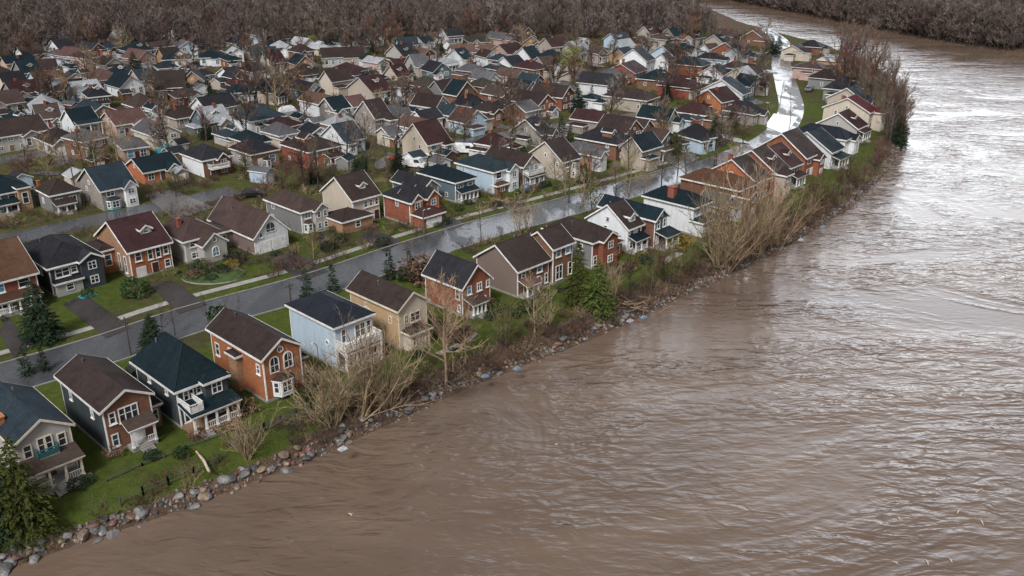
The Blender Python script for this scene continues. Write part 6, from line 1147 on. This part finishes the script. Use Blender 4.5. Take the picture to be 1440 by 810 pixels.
for a in [(355, 277, R(10), 'car_black', 'black car parked at the edge of the wet parking lot', 0), (541, 172, R(20), 'car_black', 'black car parked above the green lawn in the middle distance', 0), (538, 180, R(15), 'car_white', 'white car parked just below the black one', 0), (560, 228, R(-15), 'car_red', 'red car beside the white vans', 0), (583, 236, R(-20), 'car_white', 'white van nearest the charcoal roof', 1), (603, 230, R(-20), 'car_white', 'white van parked farther along the flooded yard', 1), (654, 216, R(-10), 'car_white', 'white van alone above the teal roof', 1), (742, 177, R(30), 'car_white', 'white car beside the lattice gabled house', 0), (708, 134, R(20), 'car_blue', 'blue car before the dusty pink house', 0), (208, 521, R(46), 'car_black', 'black car between the brown roof and the steep teal roof', 0), (398, 500, R(130), 'car_grey', 'grey car in the gap beside the orange brick house', 0), (1138, 128, R(60), 'car_grey', 'grey car beside the flooded street', 0), (0, 398, R(46), 'car_grey', 'grey car near the left edge in the back gardens', 0), (300, 118, 0, 'car_blue', 'blue car among the far left houses', 0)]: car(*a[:5], van=bool(a[5]))
def tarp(px, py, w_, d_, h_, mat, label, name='draped_tarp'):
    p = at(px, py); r = random.Random(px); n = 9; m = MB(); V = {}
    for i in range(n + 1):
        for j in range(n + 1):
            u, v = i / n - .5, j / n - .5; k = max(0, 1 - (2 * max(abs(u), abs(v))) ** 4); V[i, j] = (u * w_ * 1.1, v * d_ * 1.1, max(.02, h_ * k + r.gauss(0, .06 * h_)))
    for i in range(n):
        for j in range(n): m.face([V[i, j], V[i + 1, j], V[i + 1, j + 1], V[i, j + 1]])
    me = m.mesh(name, [mat]); thing(name, label, 'tarp', (p.x, p.y, .02), R(46), None, me)
tarp(237, 219, 4.6, 4, 2.3, 'tarp', 'bright turquoise tarp draped over a heap beside the cream gable'); tarp(124, 416, 2.2, 1.2, .25, 'tarp', 'crumpled green-blue tarp lying on the verge by the driveway'); tarp(741, 268, 1.2, 1.0, 1.2, 'bluetarp', 'blue tarp hung before the brown roofed beige house')
tarp(76, 143, 3, 2, 1.2, 'orange', 'orange cover beside the green hedge in the far left rows'); tarp(404, 156, 4.2, 2.4, 1.4, 'car_white', 'white covered boat in a back yard at left')
def debris(px, py, w_, label, mat='plank', n=26):
    p = at(px, py); r = random.Random(px * 3); m = MB()
    for _ in range(n):
        a = Vector((r.gauss(0, w_ / 3), r.gauss(0, w_ / 4), abs(r.gauss(.15, .25)))); d = Vector((r.gauss(0, 1), r.gauss(0, 1), r.gauss(0, .25))).normalized() * r.uniform(.5, 1.3); m.tube([a - d, a + d * .3, a + d], [.055, .05, .02], 4)
    thing('debris_pile', label, 'debris pile', (p.x, p.y, .05), 0, None, m.mesh('debris_pile', [mat]))
debris(700, 284, 3.5, 'heap of brown broken boards before the torn pale blue house', n=40); debris(320, 600, 3.0, 'rusty planter boards along the porch of the steep teal roofed house', n=36); debris(884, 432, 5, 'fallen branches and flotsam on the bank by the cedars', 'bark_pale', 34); debris(640, 540, 3.5, 'dark driftwood heap on the bank below the red brick house', 'bark', 30)
for i, (x, y) in enumerate([(482, 632), (682, 530), (727, 519), (886, 452), (905, 447), (1157, 320), (1126, 338)]):
    tarp(x, y, .8, .6, .3, 'bluetarp' if i % 3 else 'rock_pale', f"{'blue' if i % 3 else 'pale'} plastic scrap among the bank stones, {nth(i + 1)} from the left", 'plastic_scrap')
for H in HOUSES[:8]:
    p = to_world(H, H['w'] * .5, -6.0); 
p = at(300, 388); o = thing('garden_bed', 'raised round green garden bed before the pale grey gabled house', 'garden bed', (p.x, p.y, 0)); m = MB(); ring = [(4.6 * math.cos(k * .2618), 3.4 * math.sin(k * .2618)) for k in range(24)]
for k in range(24): a, b = ring[k], ring[(k + 1) % 24]; m.face([(*a, -.1), (*b, -.1), (b[0], b[1], .22), (a[0], a[1], .22)])
m.build('edging', ['concrete'], o); m = MB()
for k in range(24): a, b = ring[k], ring[(k + 1) % 24]; m.face([(a[0] * .97, a[1] * .97, .2), (b[0] * .97, b[1] * .97, .2), (0, 0, .5)])
m.build('planting', ['shrub_green'], o)
